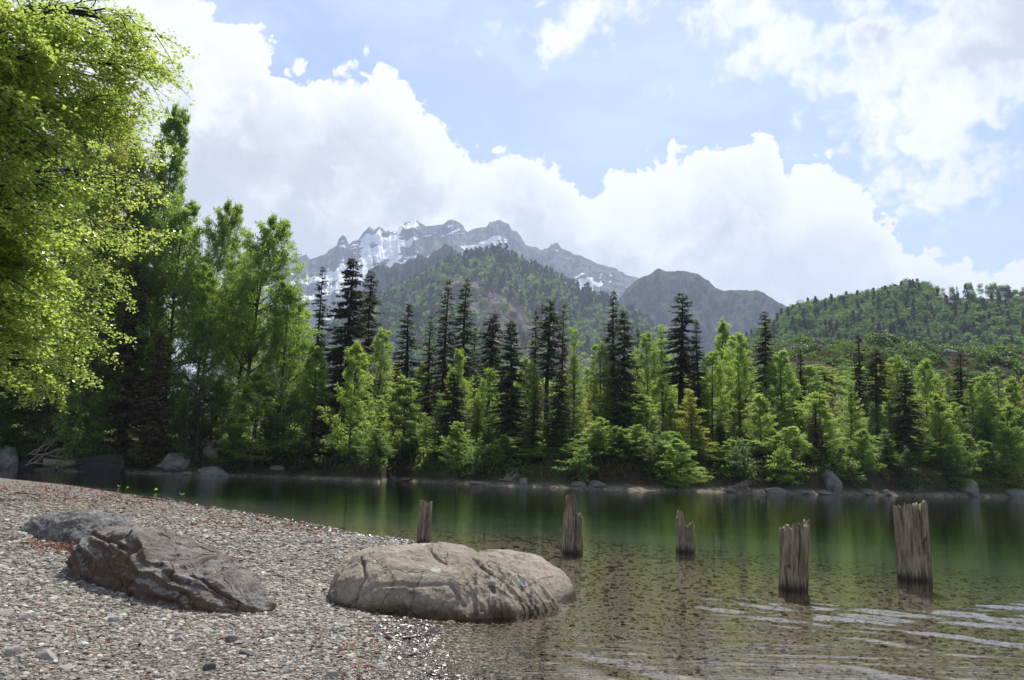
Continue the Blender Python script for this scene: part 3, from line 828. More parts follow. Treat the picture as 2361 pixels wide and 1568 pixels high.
def beech(seed, H=20.0, Rd=4.0, cb=0.12, nb=70, tw=13, nl=16, lsz=0.24, up=(5, 62), lean=0.0, shape=0.6, droop=0.5, multi=1):
    g = np.random.default_rng(seed)
    tr, cr = Acc(), Acc()
    for q in range(multi):
        off = np.array([g.normal(0, .5), g.normal(0, .3), 0]) if multi > 1 else np.zeros(3)
        hq = 1.0 if q == 0 else g.uniform(.72, .93)
        ln = lean+(g.normal(0, .06) if multi > 1 else 0)
        zz = np.linspace(0, 1, 14)
        TP = np.stack([off[0]+ln*H*zz**1.5+0.012*H*np.sin(zz*7+g.uniform(0, 6))*zz, off[1]+0.012*H*np.sin(zz*5+g.uniform(0, 6))*zz, zz*H*hq], 1)
        rt = 0.011*H+0.05
        tr.tube(TP, rt*(1-zz)**0.8+0.012, 8)
        for i in range(nb//multi):
            u = ((i+.5)/(nb//multi))
            t = cb+(1-cb)*u**0.92*0.985
            p = np.array([np.interp(t, zz, TP[:, k]) for k in range(3)])
            a = i*2.399+g.normal(0, .35)
            L = Rd*((1-u)**shape*0.95+0.10)*g.uniform(.4, 1.3)*min(1, .55+u*3.5)*(1+.28*math.sin(a+t*9+seed))
            e0 = R(up[0]+(up[1]-up[0])*u**1.2+g.normal(0, 15))
            d = np.array([math.cos(a)*math.cos(e0), math.sin(a)*math.cos(e0), math.sin(e0)])
            pts_ = [p]
            dd = d.copy()
            m_ = 7
            for k in range(m_-1):
                dd = unit(dd+np.array([g.normal(0, .07), g.normal(0, .07), -droop*0.14]))
                pts_.append(pts_[-1]+dd*L/(m_-1))
            BP = np.array(pts_)
            tr.tube(BP, np.linspace(rt*(1-t)*0.45+0.014, 0.006, m_), 4)
            ntw = max(4, int(tw*(.5+.5*L/Rd)))
            for k in range(ntw):
                s = 0.12+0.88*(k+.5)/ntw
                q0 = np.array([np.interp(s*(m_-1), range(m_), BP[:, c]) for c in range(3)])
                bd = unit(BP[min(m_-1, int(s*(m_-1))+1)]-BP[int(s*(m_-1)*0.999)])
                sidev = unit(np.cross(bd, (0, 0, 1.0)))*(1 if k % 2 else -1)
                td = unit(bd*g.uniform(.5, 1.0)+sidev*g.uniform(.5, 1.0)+np.array([0, 0, g.normal(0, .15)]))
                tl = L*0.42*(1-.55*s)*g.uniform(.7, 1.2)+lsz*1.2
                sprayleaves(cr, g, q0, td, tl, max(4, int(nl*g.uniform(.6, 1.3))), lsz)
            sprayleaves(cr, g, BP[-1]-bd*lsz, bd, lsz*2.2, nl//2+1, lsz)
    return tr.build('trunk', BARK, True), cr, H
def spruce(seed, H=25.0, Rd=2.6, cb=0.1, sp=0.42, taper=.8, shag=0.5, dens=1.0, nm='spruce', gaps=0.12):
    g = np.random.default_rng(seed)
    tr, cr = Acc(), Acc()
    zz = np.linspace(0, 1, 10)
    TP = np.stack([.006*H*np.sin(zz*4+seed), .006*H*np.cos(zz*3+seed), zz*H], 1)
    rt = 0.0095*H+.03
    tr.tube(TP, rt*(1-zz)**.9+.012, 8)
    z = cb*H
    while z < H*0.992:
        u = (z/H-cb)/(1-cb)
        for b in range(int(g.integers(4, 7))):
            if g.random() < gaps: continue
            L = (Rd*((1-u)**taper)*min(1, .45+u*3)+.16)*g.uniform(.55, 1.15)
            a = g.uniform(0, 6.28)
            e0 = R(np.interp(u, [0, .5, .85, 1], [-18, -6, 18, 48])+g.normal(0, 6))
            m_ = 6
            p = np.array([np.interp(z/H, zz, TP[:, 0]), np.interp(z/H, zz, TP[:, 1]), z+g.uniform(-.15, .15)])
            dd = np.array([math.cos(a)*math.cos(e0), math.sin(a)*math.cos(e0), math.sin(e0)])
            pts_ = [p]
            for k in range(m_-1):
                dd = unit(dd+np.array([0, 0, -.10 if k < 3 else .12]))
                pts_.append(pts_[-1]+dd*L/(m_-1))
            BP = np.array(pts_)
            tr.tube(BP, np.linspace(.022+.008*L, .006, m_), 3)
            n = max(5, int(L/.10*dens))
            s = g.uniform(.10, 1.0, n)
            P = np.stack([np.interp(s*(m_-1), range(m_), BP[:, c]) for c in range(3)], 1)
            bd = unit(BP[-1]-BP[0])
            sv_ = unit(np.cross(bd, (0, 0, 1.)))
            sg = np.where(g.random(n) < .5, -1, 1)
            D = bd[None]*g.uniform(.2, .9, n)[:, None]+sv_[None]*(sg*g.uniform(.2, 1.0, n))[:, None]+np.stack([np.zeros(n), np.zeros(n), -g.uniform(.0, 1.3, n)*shag], 1)
            D /= np.linalg.norm(D, axis=1, keepdims=True)
            N = np.stack([g.normal(0, .5, n), g.normal(0, .5, n), np.ones(n)], 1)
            N -= D*(D*N).sum(1, keepdims=True); N /= np.linalg.norm(N, axis=1, keepdims=True)
            ll = (.22+.30*(1-s)*min(L, 2.0)*.6+.12*shag)*g.uniform(.7, 1.3, n)
            cr.leaves(P, D, N, ll, ll*.30+.035, np.clip(g.normal(.4, .25, n), 0, 1))
        z += sp*g.uniform(.6, 1.3)
    return tr.build('trunk', BARKD, True), cr, H
def variants(fn, arglist, mats):
    res = []
    for kw in arglist:
        tr, cr, H = fn(**kw)
        base = cr.build('crown', None)
        d = {}
        for mn in mats:
            me = base if not d else base.copy()
            me.materials.clear()
            me.materials.append(LM[mn])
            d[mn] = me
        res.append((tr, d, H, kw.get('Rd', 3)))
    return res
def broadleaf(seed, H=20.0, Rd=4.5, cb=0.12, nb=36, ns=9, nsp=5, nl=13, lsz=0.24, wide=.42, top=.75, lean=0.0, flat=.8, crev=0):
    g = np.random.default_rng(seed)
    tr, cr = Acc(), Acc()
    zz = np.linspace(0, 1, 14)
    TP = np.stack([lean*H*zz**1.4+0.014*H*np.sin(zz*6+g.uniform(0, 6))*zz, 0.014*H*np.sin(zz*5+g.uniform(0, 6))*zz, zz*H*.97], 1)
    rt = 0.011*H+.05
    tr.tube(TP, rt*(1-zz)**.8+.012, 8)
    ph = g.uniform(0, 6.28, 4)
    for i in range(nb):
        u = (i+.5+g.uniform(-.4, .4))/nb
        te = cb+.06+(1-cb-.06)*u**.88*.985
        x = (te-cb)/(1-cb)
        env = (np.clip(x/wide, 0, 1)**.55 if x < wide else np.clip((1-x)/(1-wide), 0, 1)**top)
        a = i*2.399+g.normal(0, .3)
        rr = Rd*(env*.92+.07)*g.uniform(.6, 1.12)*(1+.22*math.sin(a+ph[0])+.15*math.sin(2*a+x*7+ph[1]))
        ts = max(cb*.6, te-(.05+.20*g.random())*min(1, rr/Rd+.2))
        P0 = np.array([np.interp(ts, zz, TP[:, k]) for k in range(3)])
        C0 = np.array([np.interp(te, zz, TP[:, k]) for k in range(3)])
        dr = np.array([math.cos(a), math.sin(a), 0])
        P2 = C0+dr*rr
        P1 = P0+dr*rr*.55+np.array([0, 0, .25*(P2[2]-P0[2])])
        t = np.linspace(0, 1, 7)[:, None]
        BP = (1-t)**2*P0+2*t*(1-t)*P1+t**2*P2
        BP[1:-1] += g.normal(0, .02*rr, (5, 3))
        tr.tube(BP, np.linspace(rt*(1-ts)*.45+.016, .008, 7), 4)
        L = np.linalg.norm(P2-P0)
        for k in range(ns):
            s = .28+.72*(k+.5)/ns
            q0 = np.array([np.interp(s*6, range(7), BP[:, c]) for c in range(3)])
            bd = unit(BP[min(6, int(s*6)+1)]-BP[int(s*5.999)])
            v = g.normal(0, 1, 3); v[2] = v[2]*.55+.15
            d2 = unit(bd*.8+unit(v)*g.uniform(.6, 1.2))
            L2 = max(.5, L*.36*(1.15-.6*s)*g.uniform(.6, 1.3))
            q1 = q0+d2*L2
            tr.tube(np.array([q0, (q0+q1)/2+np.array([0, 0, .04*L2]), q1]), [.014, .009, .005], 3)
            for j in range(nsp):
                s2 = .2+.8*(j+.5)/nsp
                w = g.normal(0, 1, 3); w[2] *= .35
                d3 = unit(d2*.7+unit(w)*.9)
                sprayleaves(cr, g, q0+d2*L2*s2, d3, lsz*1.6+.22*L2, max(3, int(nl*g.uniform(.5, 1.4))), lsz, flat)
    return tr.build('trunk', BARK, True), cr, H
BE = variants(broadleaf, [dict(seed=1, Rd=4.6), dict(seed=2, Rd=3.8, wide=.5, top=.62, cb=.2), dict(seed=3, Rd=5.4, cb=.04, wide=.3, top=.7, nb=44, ns=10),
       dict(seed=4, Rd=3.3, cb=.22, wide=.45, top=.8, nb=30)], ['bright', 'green', 'deep', 'olive'])
BE += variants(beech, [dict(seed=5, Rd=4.4, multi=2, nb=110, up=(15, 60), shape=.62)], ['bright', 'green', 'deep', 'olive'])
BE += variants(broadleaf, [dict(seed=6, Rd=4.4, cb=.34, wide=.5, top=.55, nb=34, flat=1.0), dict(seed=7, Rd=5.0, cb=.14, wide=.55, top=.55, nb=40, lean=.04)], ['bright', 'green', 'deep', 'olive'])
BE += variants(beech, [dict(seed=8, Rd=3.5, nb=80, cb=.25, shape=.85, nl=15, lsz=.2)], ['bright', 'green', 'deep', 'olive'])
BL = variants(broadleaf, [dict(seed=41, H=34, Rd=8.6, cb=.06, nb=84, ns=12, nsp=6, nl=14, lsz=.25, wide=.35, top=.85), dict(seed=42, H=30, Rd=8.0, cb=.10, nb=76, ns=12, nsp=6, nl=14, lsz=.25, wide=.5, top=.65, lean=.05),
                      dict(seed=43, H=28, Rd=8.0, cb=.03, nb=76, ns=12, nsp=6, nl=14, lsz=.24, wide=.45, top=.6),
                      dict(seed=44, H=32, Rd=8.0, cb=.36, nb=72, ns=12, nsp=6, nl=14, lsz=.25, wide=.4, top=.6, lean=.10)], ['bright', 'green', 'deep', 'olive'])
SPR = variants(spruce, [dict(seed=1, dens=1.9), dict(seed=2, Rd=2.1, cb=.38, dens=2.0, taper=.65), dict(seed=3, Rd=2.8, shag=1.1, dens=2.2, cb=.05, taper=.65), dict(seed=4, Rd=1.9, cb=.5, taper=.55, dens=1.9, shag=.8),
                        dict(seed=5, Rd=2.3, cb=.2, gaps=.3, dens=1.5, shag=.8)], ['spruce', 'spruceb', 'dead'])
BU = variants(beech, [dict(seed=21, H=5.0, Rd=3.0, cb=.04, nb=46, tw=9, nl=16, lsz=.20, up=(8, 70), multi=3, droop=.5),
                      dict(seed=22, H=4.0, Rd=2.2, cb=.06, nb=36, tw=8, nl=14, lsz=.17, up=(20, 70), multi=3)], ['bright', 'green', 'deep', 'shrub', 'olive'])
TREES = []
def put_tree(kindname, var, mat, px, topy, s, halfw, label, cat, group, flat=None, r=None, wk=1.15):
    tr, cr, H, Rd = var
    if r is None:
        a = azel(px, topy)[0]
        r = float(r0(a))+s
        for _ in range(2):
            p = at_r(px, topy, r)
        z = float(bank_z([a], [s])[0])-0.15
    else:
        p = at_r(px, topy, r); z = flat
    h = p.z-z
    w = halfw*wk/F*r*math.cos(math.atan2(p.x, p.y))**2/Rd
    rz = rnd.uniform(0, 6.28)
    o = empty(kindname, (p.x, p.y, z), rz, (w, w, h/H), label=label, category=cat, group=group)
    t = obj('trunk', tr, o); c = obj('crown', cr[mat], o)
    TREES.append((px, topy, s, kindname))
    return o

SPG = 'spruces on the far shore'
# px, top, metres behind the water, half width px, variant, tone, label
SP = [
 (742, 612, 22, 34, 0, 'spruce', 'dark bushy spruce with a rounded tip, leftmost of the spruces beyond the gravel point'),
 (818, 590, 14, 50, 2, 'spruceb', 'tall shaggy spruce with a thin pointed top, highest of the left spruce trio'),
 (856, 622, 26, 30, 1, 'spruce', 'dark layered spruce just right of the tall shaggy spruce'),
 (945, 698, 20, 42, 0, 'spruce', 'broad dark spruce with tiered level branches, below the left foot of the green mountain'),
 (996, 728, 26, 26, 4, 'spruce', 'thin ragged spruce between the broad tiered spruce and a taller pointed one'),
 (1037, 646, 22, 32, 4, 'spruceb', 'tall brownish spruce with a see-through pointed top, left of a solid dark one'),
 (1077, 643, 26, 27, 1, 'spruce', 'tall solid dark spruce whose tip stands against the bare scree strip'),
 (1098, 755, 38, 20, 4, 'spruceb', 'short thin grey-brown spruce standing behind, right of the tall solid dark spruce'),
 (1135, 720, 20, 27, 3, 'spruceb', 'slim spruce with a long bare trunk near the middle of the shore'),
 (1181, 738, 9, 38, 2, 'spruce', 'very dark shaggy spruce reaching down almost to the water, left of centre'),
 (1235, 716, 24, 22, 4, 'spruceb', 'narrow grey-brown spruce, left one of the central spruce cluster'),
 (1268, 688, 18, 27, 3, 'spruce', 'tallest spruce of the central cluster, with a bare lower trunk'),
 (1302, 702, 20, 22, 4, 'spruceb', 'thin spruce on the right edge of the central cluster'),
 (1418, 667, 16, 36, 0, 'spruceb', 'very tall spruce right of centre, the higher of a close pair'),
 (1441, 712, 12, 32, 2, 'spruce', 'dense dark spruce leaning against the very tall one, the lower of the close pair'),
 (1471, 758, 30, 20, 4, 'spruceb', 'thin sparse spruce just right of the close pair'),
 (1572, 674, 18, 38, 1, 'spruce', 'tall dark spruce with flat spreading tiers and a long bare trunk, under the dark mountain'),
 (1608, 740, 14, 32, 0, 'spruceb', 'dark dense spruce touching the right side of the tall tiered one'),
 (1762, 716, 20, 25, 1, 'spruce', 'lone narrow dark spruce on a pale bare trunk, where mountain and hill meet'),
 (1842, 806, 20, 26, 0, 'spruce', 'small dark cone-shaped spruce in front of the open shrubby slope'),
 (1976, 772, 22, 30, 4, 'spruceb', 'brown ragged spruce rising above the open slope crest on the right'),
 (2018, 800, 14, 28, 3, 'spruce', 'slim dark spruce just right of the brown ragged one'),
 (2084, 845, 6, 36, 2, 'spruce', 'massive black-green spruce near the water on the right, behind the widest post'),
 (2216, 806, 20, 36, 4, 'spruceb', 'brown thinning spruce in front of the right part of the open slope'),
 (2275, 862, 12, 30, 4, 'spruceb', 'brown bare-looking spruce near the right edge above the grey shore boulder'),
 (1050, 855, 6, 34, 2, 'spruce', 'wide dark spruce low on the bank in front of a bright beech'),
 (1231, 885, 5, 30, 0, 'spruce', 'young dark spruce low in the middle of the bank'),
 (1290, 850, 7, 28, 2, 'spruce', 'dark drooping spruce below the central cluster'),
 (1880, 930, 5, 24, 4, 'spruceb', 'slight young spruce by the tall grey boulder on the shore'),
 (1660, 960, 8, 24, 0, 'spruce', 'small dark spruce hidden among beeches left of the tall grey shore boulder'),
 (745, 900, 6, 26, 2, 'spruceb', 'short brown-green spruce in the dark bank at the gravel point'),
]
for px, ty, s, hw, k, tone, lab in SP:
    put_tree('spruce_tree', SPR[k], tone, px, ty, s, hw, lab, 'spruce', SPG, wk=1.85)
BG = 'broadleaf trees of the far shore wood'
BT = [
 (822, 782, 3, 62, 2, 'bright', 'big bright yellow-green beech at the gravel point, branches down to the water'),
 (735, 790, 6, 50, 0, 'green', 'mid-green beech left of the big bright one at the gravel point'),
 (885, 748, 24, 36, 1, 'bright', 'light green beech top behind the big bright beech, left of the broad tiered spruce'),
 (938, 862, 5, 68, 2, 'green', 'round dark-based green beech right of the gravel point'),
 (1060, 795, 9, 38, 0, 'bright', 'bright beech lit behind the wide dark spruce'),
 (1058, 968, 1.5, 42, 0, 'green', 'low sprawling beech leaning over the shore, right of the round green beech'),
 (1132, 842, 12, 40, 0, 'green', 'green beech crown at the foot of the slim bare-trunked spruce'),
 (1215, 818, 14, 36, 1, 'bright', 'bright slender beech left of the central spruce cluster'),
 (1324, 756, 12, 38, 4, 'bright', 'tall bright yellow-green beech beside the central spruce cluster'),
 (1384, 784, 14, 34, 1, 'bright', 'bright beech left of the close spruce pair'),
 (1492, 762, 20, 40, 5, 'bright', 'pale green beech right of the thin sparse spruce'),
 (1532, 752, 26, 42, 4, 'green', 'airy pale beech left of the tall tiered spruce'),
 (1596, 898, 6, 42, 4, 'olive', 'olive tinged beech below the tall tiered spruce'),
 (1560, 1008, 0.8, 62, 2, 'green', 'rounded pale green beech hanging over the waterline right of centre'),
 (1662, 728, 24, 34, 3, 'bright', 'tall slender light beech under the right slope of the dark mountain'),
 (1702, 762, 18, 42, 5, 'bright', 'light beech with a dark straight trunk, left of the lone narrow spruce'),
 (1640, 800, 12, 44, 0, 'bright', 'full yellow-green beech between the dense spruce and the slender light beech'),
 (1800, 800, 16, 40, 1, 'green', 'green beech right of the lone narrow spruce'),
 (1752, 905, 8, 45, 0, 'bright', 'bright beech at the foot of the lone narrow spruce'),
 (1890, 900, 7, 58, 2, 'bright', 'broad bright beech below the open slope, above the tall grey boulder'),
 (1958, 880, 9, 40, 4, 'bright', 'yellow beech left of the brown ragged spruce'),
 (2065, 815, 15, 38, 1, 'bright', 'bright green beech rising between the slim dark spruce and the open slope'),
 (2128, 820, 12, 48, 0, 'bright', 'tall lush yellow-green beech right of the massive black-green spruce'),
 (2160, 905, 6, 50, 2, 'green', 'green beech low on the bank right of the massive spruce'),
 (2262, 860, 11, 34, 1, 'green', 'narrow green beech between the two brown spruces at the right'),
 (2335, 862, 14, 34, 3, 'bright', 'slim bright beech at the right edge of the wood'),
 (2322, 925, 4, 52, 2, 'green', 'fresh green cone-shaped beech near the right edge, close to the water'),
 (1985, 985, 3, 42, 0, 'green', 'low green beech at the water below the brown ragged spruce'),
 (1440, 985, 4, 40, 0, 'green', 'low beech in shade at the foot of the close spruce pair'),
 (1385, 960, 4, 36, 5, 'green', 'slender green beech on the bank left of the close spruce pair'),
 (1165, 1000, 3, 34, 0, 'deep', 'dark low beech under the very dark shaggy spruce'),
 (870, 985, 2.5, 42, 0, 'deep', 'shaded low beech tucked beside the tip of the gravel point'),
]
for px, ty, s, hw, k, tone, lab in BT:
    put_tree('beech_tree', BE[k], tone, px, ty, s, hw, lab, 'beech', BG)
# the rest of the wood: rows behind and between
def landmark(px):
    best = min(SP[:25], key=lambda q: abs(q[0]-px))
    nm = {742: 'the leftmost spruce', 818: 'the tall shaggy spruce', 856: 'the layered spruce of the left trio', 945: 'the broad tiered spruce', 996: 'the thin ragged spruce', 1037: 'the see-through brownish spruce',
          1077: 'the tall solid dark spruce', 1098: 'the short grey-brown spruce', 1135: 'the slim bare-trunked spruce', 1181: 'the dark shaggy spruce left of centre', 1235: 'the narrow left spruce of the cluster', 1268: 'the tallest cluster spruce', 1302: 'the right spruce of the cluster',
          1418: 'the very tall spruce', 1441: 'the dense spruce of the close pair', 1471: 'the thin sparse spruce', 1572: 'the tall tiered spruce', 1608: 'the dense spruce beside the tiered one', 1762: 'the lone narrow spruce', 1842: 'the small cone-shaped spruce',
          1976: 'the brown ragged spruce', 2018: 'the slim dark spruce at the right', 2084: 'the massive black-green spruce', 2216: 'the brown thinning spruce', 2275: 'the brown spruce by the right edge'}[best[0]]
    d = px-best[0]
    return ('left of ' if d < -8 else 'right of ' if d > 8 else 'in line with ')+nm
tonew = {'bright': 'yellow-green', 'green': 'mid-green', 'deep': 'dark green', 'olive': 'olive'}
x = 700.0
rows = [(34, 52, 868, 40, 'in the back row'), (15, 40, 925, 40, 'in the middle row'), (5, 46, 1005, 30, 'in the front row'), (60, 50, 850, 26, 'far up the bank')]
for sbase, step, ty0, jit, rown in rows:
    x = 690.0
    while x < 2400:
        x += step*rnd.uniform(.6, 1.35)
        ty = ty0+rnd.uniform(-jit, jit)
        s = sbase*rnd.uniform(.8, 1.25)
        if sbase == 60 and (x > 1900 or x < 880): continue
        tone = rnd.choice(['bright', 'green', 'green', 'deep', 'olive', 'bright']) if sbase > 10 else rnd.choice(['green', 'deep', 'deep', 'bright'])  # front row gets mostly darker leaves, shade put into the leaf colour
        k = rnd.randrange(8)
        size = 'tall' if ty < ty0-jit*.3 else 'short' if ty > ty0+jit*.3 else 'medium'
        lb_ = f'{size} {tonew[tone]} beech {rown}, {landmark(x)}'
        if len(lb_.replace('-', ' ').split()) > 15: lb_ = lb_.replace(' of the close pair', '').replace(' at the right', '').replace(' of the left trio', '').replace('beech in the', 'beech in').replace(', in line with', ', by')
        put_tree('beech_tree', BE[k], tone, x, ty, s, rnd.uniform(24, 54), lb_, 'beech', BG)

# left shore: tall trees
LG = 'tall trees on the left shore'
LT = [
 ('beech_tree', BL[1], 'olive', 312, 300, 9, 95, 'yellow-green rounded tree between the overhanging branches and the tallest beech', 'beech'),
 ('beech_tree', BL[2], 'green', 340, 430, 10, 80, 'lower green beech directly left of the tallest beech trunk', 'beech'),
 ('beech_tree', BL[2], 'green', 482, 600, 5, 66, 'green beech filling the gap below the slender beech, on its left', 'beech'),
 ('beech_tree', BL[0], 'bright', 572, 640, 12, 60, 'light green beech behind the dark leaning trunks', 'beech'),
 ('beech_tree', BL[2], 'green', 668, 640, 5, 62, 'green beech at the right foot of the broad leaning beech', 'beech'),
 ('beech_tree', BL[0], 'green', 412, 215, 12, 88, 'tallest green beech on the left shore, top clear against the cloud', 'beech'),
 ('beech_tree', BL[2], 'green', 430, 440, 9, 88, 'green beech in front of the tallest one, filling its lower half', 'beech'),
 ('beech_tree', BL[3], 'bright', 532, 450, 12, 66, 'slender green beech between the tallest tree and the broad leaning one', 'beech'),
 ('beech_tree', BL[3], 'green', 634, 486, 7, 80, 'broad green beech with dark leaning trunks, rightmost big tree of the left shore', 'beech'),
 ('beech_tree', BL[3], 'bright', 580, 560, 20, 60, 'lighter green beech seen through the trunks left of the broad leaning beech', 'beech'),
 ('beech_tree', BL[2], 'olive', 262, 150, 18, 125, 'olive-yellow tall tree behind the overhanging branches, left of the tallest beech', 'beech'),
 ('beech_tree', BL[0], 'green', 215, 210, 10, 120, 'tall green beech half hidden behind the overhanging beech', 'beech'),
 ('beech_tree', BL[2], 'deep', 90, 300, 6, 130, 'dark green beech at the far left edge behind the overhanging branches', 'beech'),
 ('beech_tree', BL[0], 'bright', 262, 520, 4, 85, 'lime green maple-like tree with layered sprays in front of the brown spruce', 'broadleaf tree'),
 ('spruce_tree', SPR[2], 'dead', 322, 600, 4, 62, 'brown half-dead spruce with bare twigs on the left shore', 'spruce'),
 ('spruce_tree', SPR[2], 'dead', 375, 760, 2.0, 46, 'smaller brown spruce leaning over the stony left shore', 'spruce'),
 ('beech_tree', BE[1], 'bright', 690, 690, 14, 52, 'light green beech just right of the broad leaning beech', 'beech'),
 ('beech_tree', BE[2], 'bright', 598, 855, 2.0, 78, 'fresh bright green maple bush over the stones below the leaning trunks', 'broadleaf tree'),
 ('beech_tree', BE[0], 'deep', 660, 900, 3.0, 50, 'dark green low tree right of the bright maple bush', 'broadleaf tree'),
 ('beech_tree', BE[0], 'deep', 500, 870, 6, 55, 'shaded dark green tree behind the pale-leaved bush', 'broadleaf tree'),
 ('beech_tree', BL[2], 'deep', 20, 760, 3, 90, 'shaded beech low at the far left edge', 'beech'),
 ('beech_tree', BL[1], 'green', 130, 700, 5, 80, 'green beech over the fallen log', 'beech'),
]
for nm, var, tone, px, ty, s, hw, lab, cat in LT:
    o_t = put_tree(nm, var, tone, px, ty, s, hw, lab, cat, LG, wk=1.45)
    if var is BL[3]:      # these lean out to the right, over the water
        o_t.rotation_euler = (0, 0, 0)
        o_t.location.x -= .10*var[2]*o_t.scale.x*.9
SG = 'bushes along the lake shore'
for px, ty, s, hw, k, tone, lab in [
 (25, 925, 1.6, 60, 0, 'deep', 'dark green bush above the pale boulder at the left edge'), (110, 915, 2, 60, 0, 'shrub', 'shaded bush above the fallen log'),
 (185, 905, 2, 55, 1, 'green', 'green leafy bush left of the black boulder'), (232, 915, 2.4, 50, 0, 'green', 'green bush directly above the black boulder'),
 (350, 985, 1.8, 45, 1, 'olive', 'low olive bush between the black boulder and the grey boulders'), (465, 930, 2.2, 62, 1, 'shrub', 'pale-leaved twiggy bush above the grey boulders'),
 (540, 985, 2.2, 45, 0, 'deep', 'dark bush above the curved root'), (690, 985, 2, 55, 0, 'shrub', 'grey-green bush on the bank behind the gravel point'),
 (770, 1000, 2.4, 45, 1, 'deep', 'dark bush near the base of the gravel point'),
 (1110, 1020, 2.6, 40, 1, 'deep', 'small dark bush on the bank left of centre'), (1340, 1035, 2.2, 40, 1, 'deep', 'dark bush at the water line below the central spruces'),
 (1490, 1040, 3, 38, 0, 'shrub', 'dull green bush left of the rounded pale beech'), (1700, 1030, 2.4, 50, 0, 'shrub', 'dull bush on the shore left of the tall grey boulder'),
 (1800, 1035, 2.0, 46, 0, 'green', 'green bush just left of the tall grey boulder'), (1968, 1060, 1.8, 42, 1, 'deep', 'dark low bush right of the tall grey boulder'),
 (2080, 1045, 2.2, 46, 0, 'shrub', 'dull bush at the foot of the massive spruce'), (2195, 1040, 2, 46, 0, 'deep', 'dark bush left of the boulder at the right'),
 (2345, 1075, 1.5, 34, 1, 'olive', 'low olive bush at the right edge by the water')]:
    put_tree('bush', BU[k], tone, px, ty, s, hw, lab, 'bush', SG)

# individual trees along the bare ridge of the right hill
FARB = barkmat('far_bark', (0.05, 0.045, 0.04), (0.09, 0.08, 0.07), 1)
rid_t = z5([(1650, 115), (1765, 133), (1805, 145), (1862, 140), (1896, 135), (1978, 112), (2048, 118), (2090, 128), (2135, 115), (2185, 130), (2225, 128), (2275, 155), (2318, 165), (2330, 140), (2240, 160), (2110, 135)])
rid_l = ['round crowned tree at the edge of the hill wood', 'thin umbrella-shaped tree alone on the bare ridge', 'small wispy tree next to the umbrella-shaped one', 'short dark conifer on the bare ridge', 'bare pole-like tree on the ridge',
         'slim full tree standing alone mid-ridge', 'tall stemmed tree with a small flat top', 'thin tree beside the flat-topped one', 'first broad tree of the ridge clump', 'rounded tree in the middle of the ridge clump',
         'tree with a wide crown right of the ridge clump', 'low dark tree on the right of the ridge', 'small tree near the right end of the ridge', 'tall tree at the right end of the ridge', 'low bushy tree under the ridge clump', 'slim tree on the left of the ridge clump']
rid_w = [16, 9, 6, 9, 3, 11, 8, 6, 14, 14, 10, 12, 9, 8, 9, 8]
RV = variants(beech, [dict(seed=31, H=12, Rd=3.4, cb=.42, nb=34, tw=7, nl=9, lsz=.7, up=(20, 60)), dict(seed=32, H=12, Rd=3.0, cb=.62, nb=20, tw=6, nl=8, lsz=.65, up=(15, 50))], ['green', 'deep'])
for i, ((px, ty), lab, hw) in enumerate(zip(rid_t, rid_l, rid_w)):
    base = at_r(px, 708 if i else 700, 897)
    put_tree('ridge_tree', RV[0 if hw > 8 else 1], 'deep', px, ty, 0, hw, lab, 'ridge tree', 'trees along the bare ridge', flat=base.z-1.5, r=893)

# undergrowth on the bank and shrub cover on the open slope
def scatter_leaves(name, n, arange, srange, hmax, lsz, mat, label, seed, clump=0.25, thresh=0.0, upright=False, power=1.0, weight=None):
    g = np.random.default_rng(seed)
    a = g.uniform(*arange, n); s = srange[0]+(srange[1]-srange[0])*g.random(n)**power
    r = r0(a)+s
    P = V3(r*np.sin(a), r*np.cos(a))
    d = fbm(P*clump, 3, seed+9)
    k = d > thresh
    P, a, s, d = P[k], a[k], s[k], d[k]
    n = len(P)
    z = bank_z(a, s)
    P[:, 2] = z+np.clip((d-thresh)*3.0, 0.1, 1)*hmax*g.random(n)
    N = g.normal(0, .6, (n, 3)); N[:, 2] = np.abs(N[:, 2])+.5
    D = g.normal(0, 1, (n, 3))
    if upright: D[:, 2] = np.abs(D[:, 2])+1.6
    D /= np.linalg.norm(D, axis=1, keepdims=True)
    N -= D*(D*N).sum(1, keepdims=True); N /= np.linalg.norm(N, axis=1, keepdims=True)
    sz = lsz*g.uniform(.5, 1.3, n)
    A = Acc(); A.leaves(P, D, N, sz, sz*(.22 if upright else .7), np.clip(.5+d+g.normal(0, .2, n), 0, 1))
    obj(name, A.build(name, LM[mat]), kind='stuff', label=label, category='undergrowth')
scatter_leaves('undergrowth', 90000, (AZ(-100), AZ(2450)), (2.4, 60), 1.1, .30, 'deep', 'low leafy undergrowth covering the wooded bank', 71, .30, -.05, power=1.6)
scatter_leaves('dry_grass', 26000, (AZ(-60), AZ(2450)), (1.8, 9), .35, .55, 'dry', 'dry brown grass and litter along the foot of the bank', 72, .5, -.15, True)
scatter_leaves('slope_scrub', 130000, (AZ(1640, 820), AZ(2460, 820)), (45, 124), 1.5, .55, 'shrub', 'low dark scrub covering the open slope on the right', 73, .16, -.10)
scatter_leaves('slope_grass', 50000, (AZ(1640, 820), AZ(2460, 820)), (45, 124), .5, .6, 'dry', 'olive brown grass patches between scrub on the open slope', 74, .12, .05)

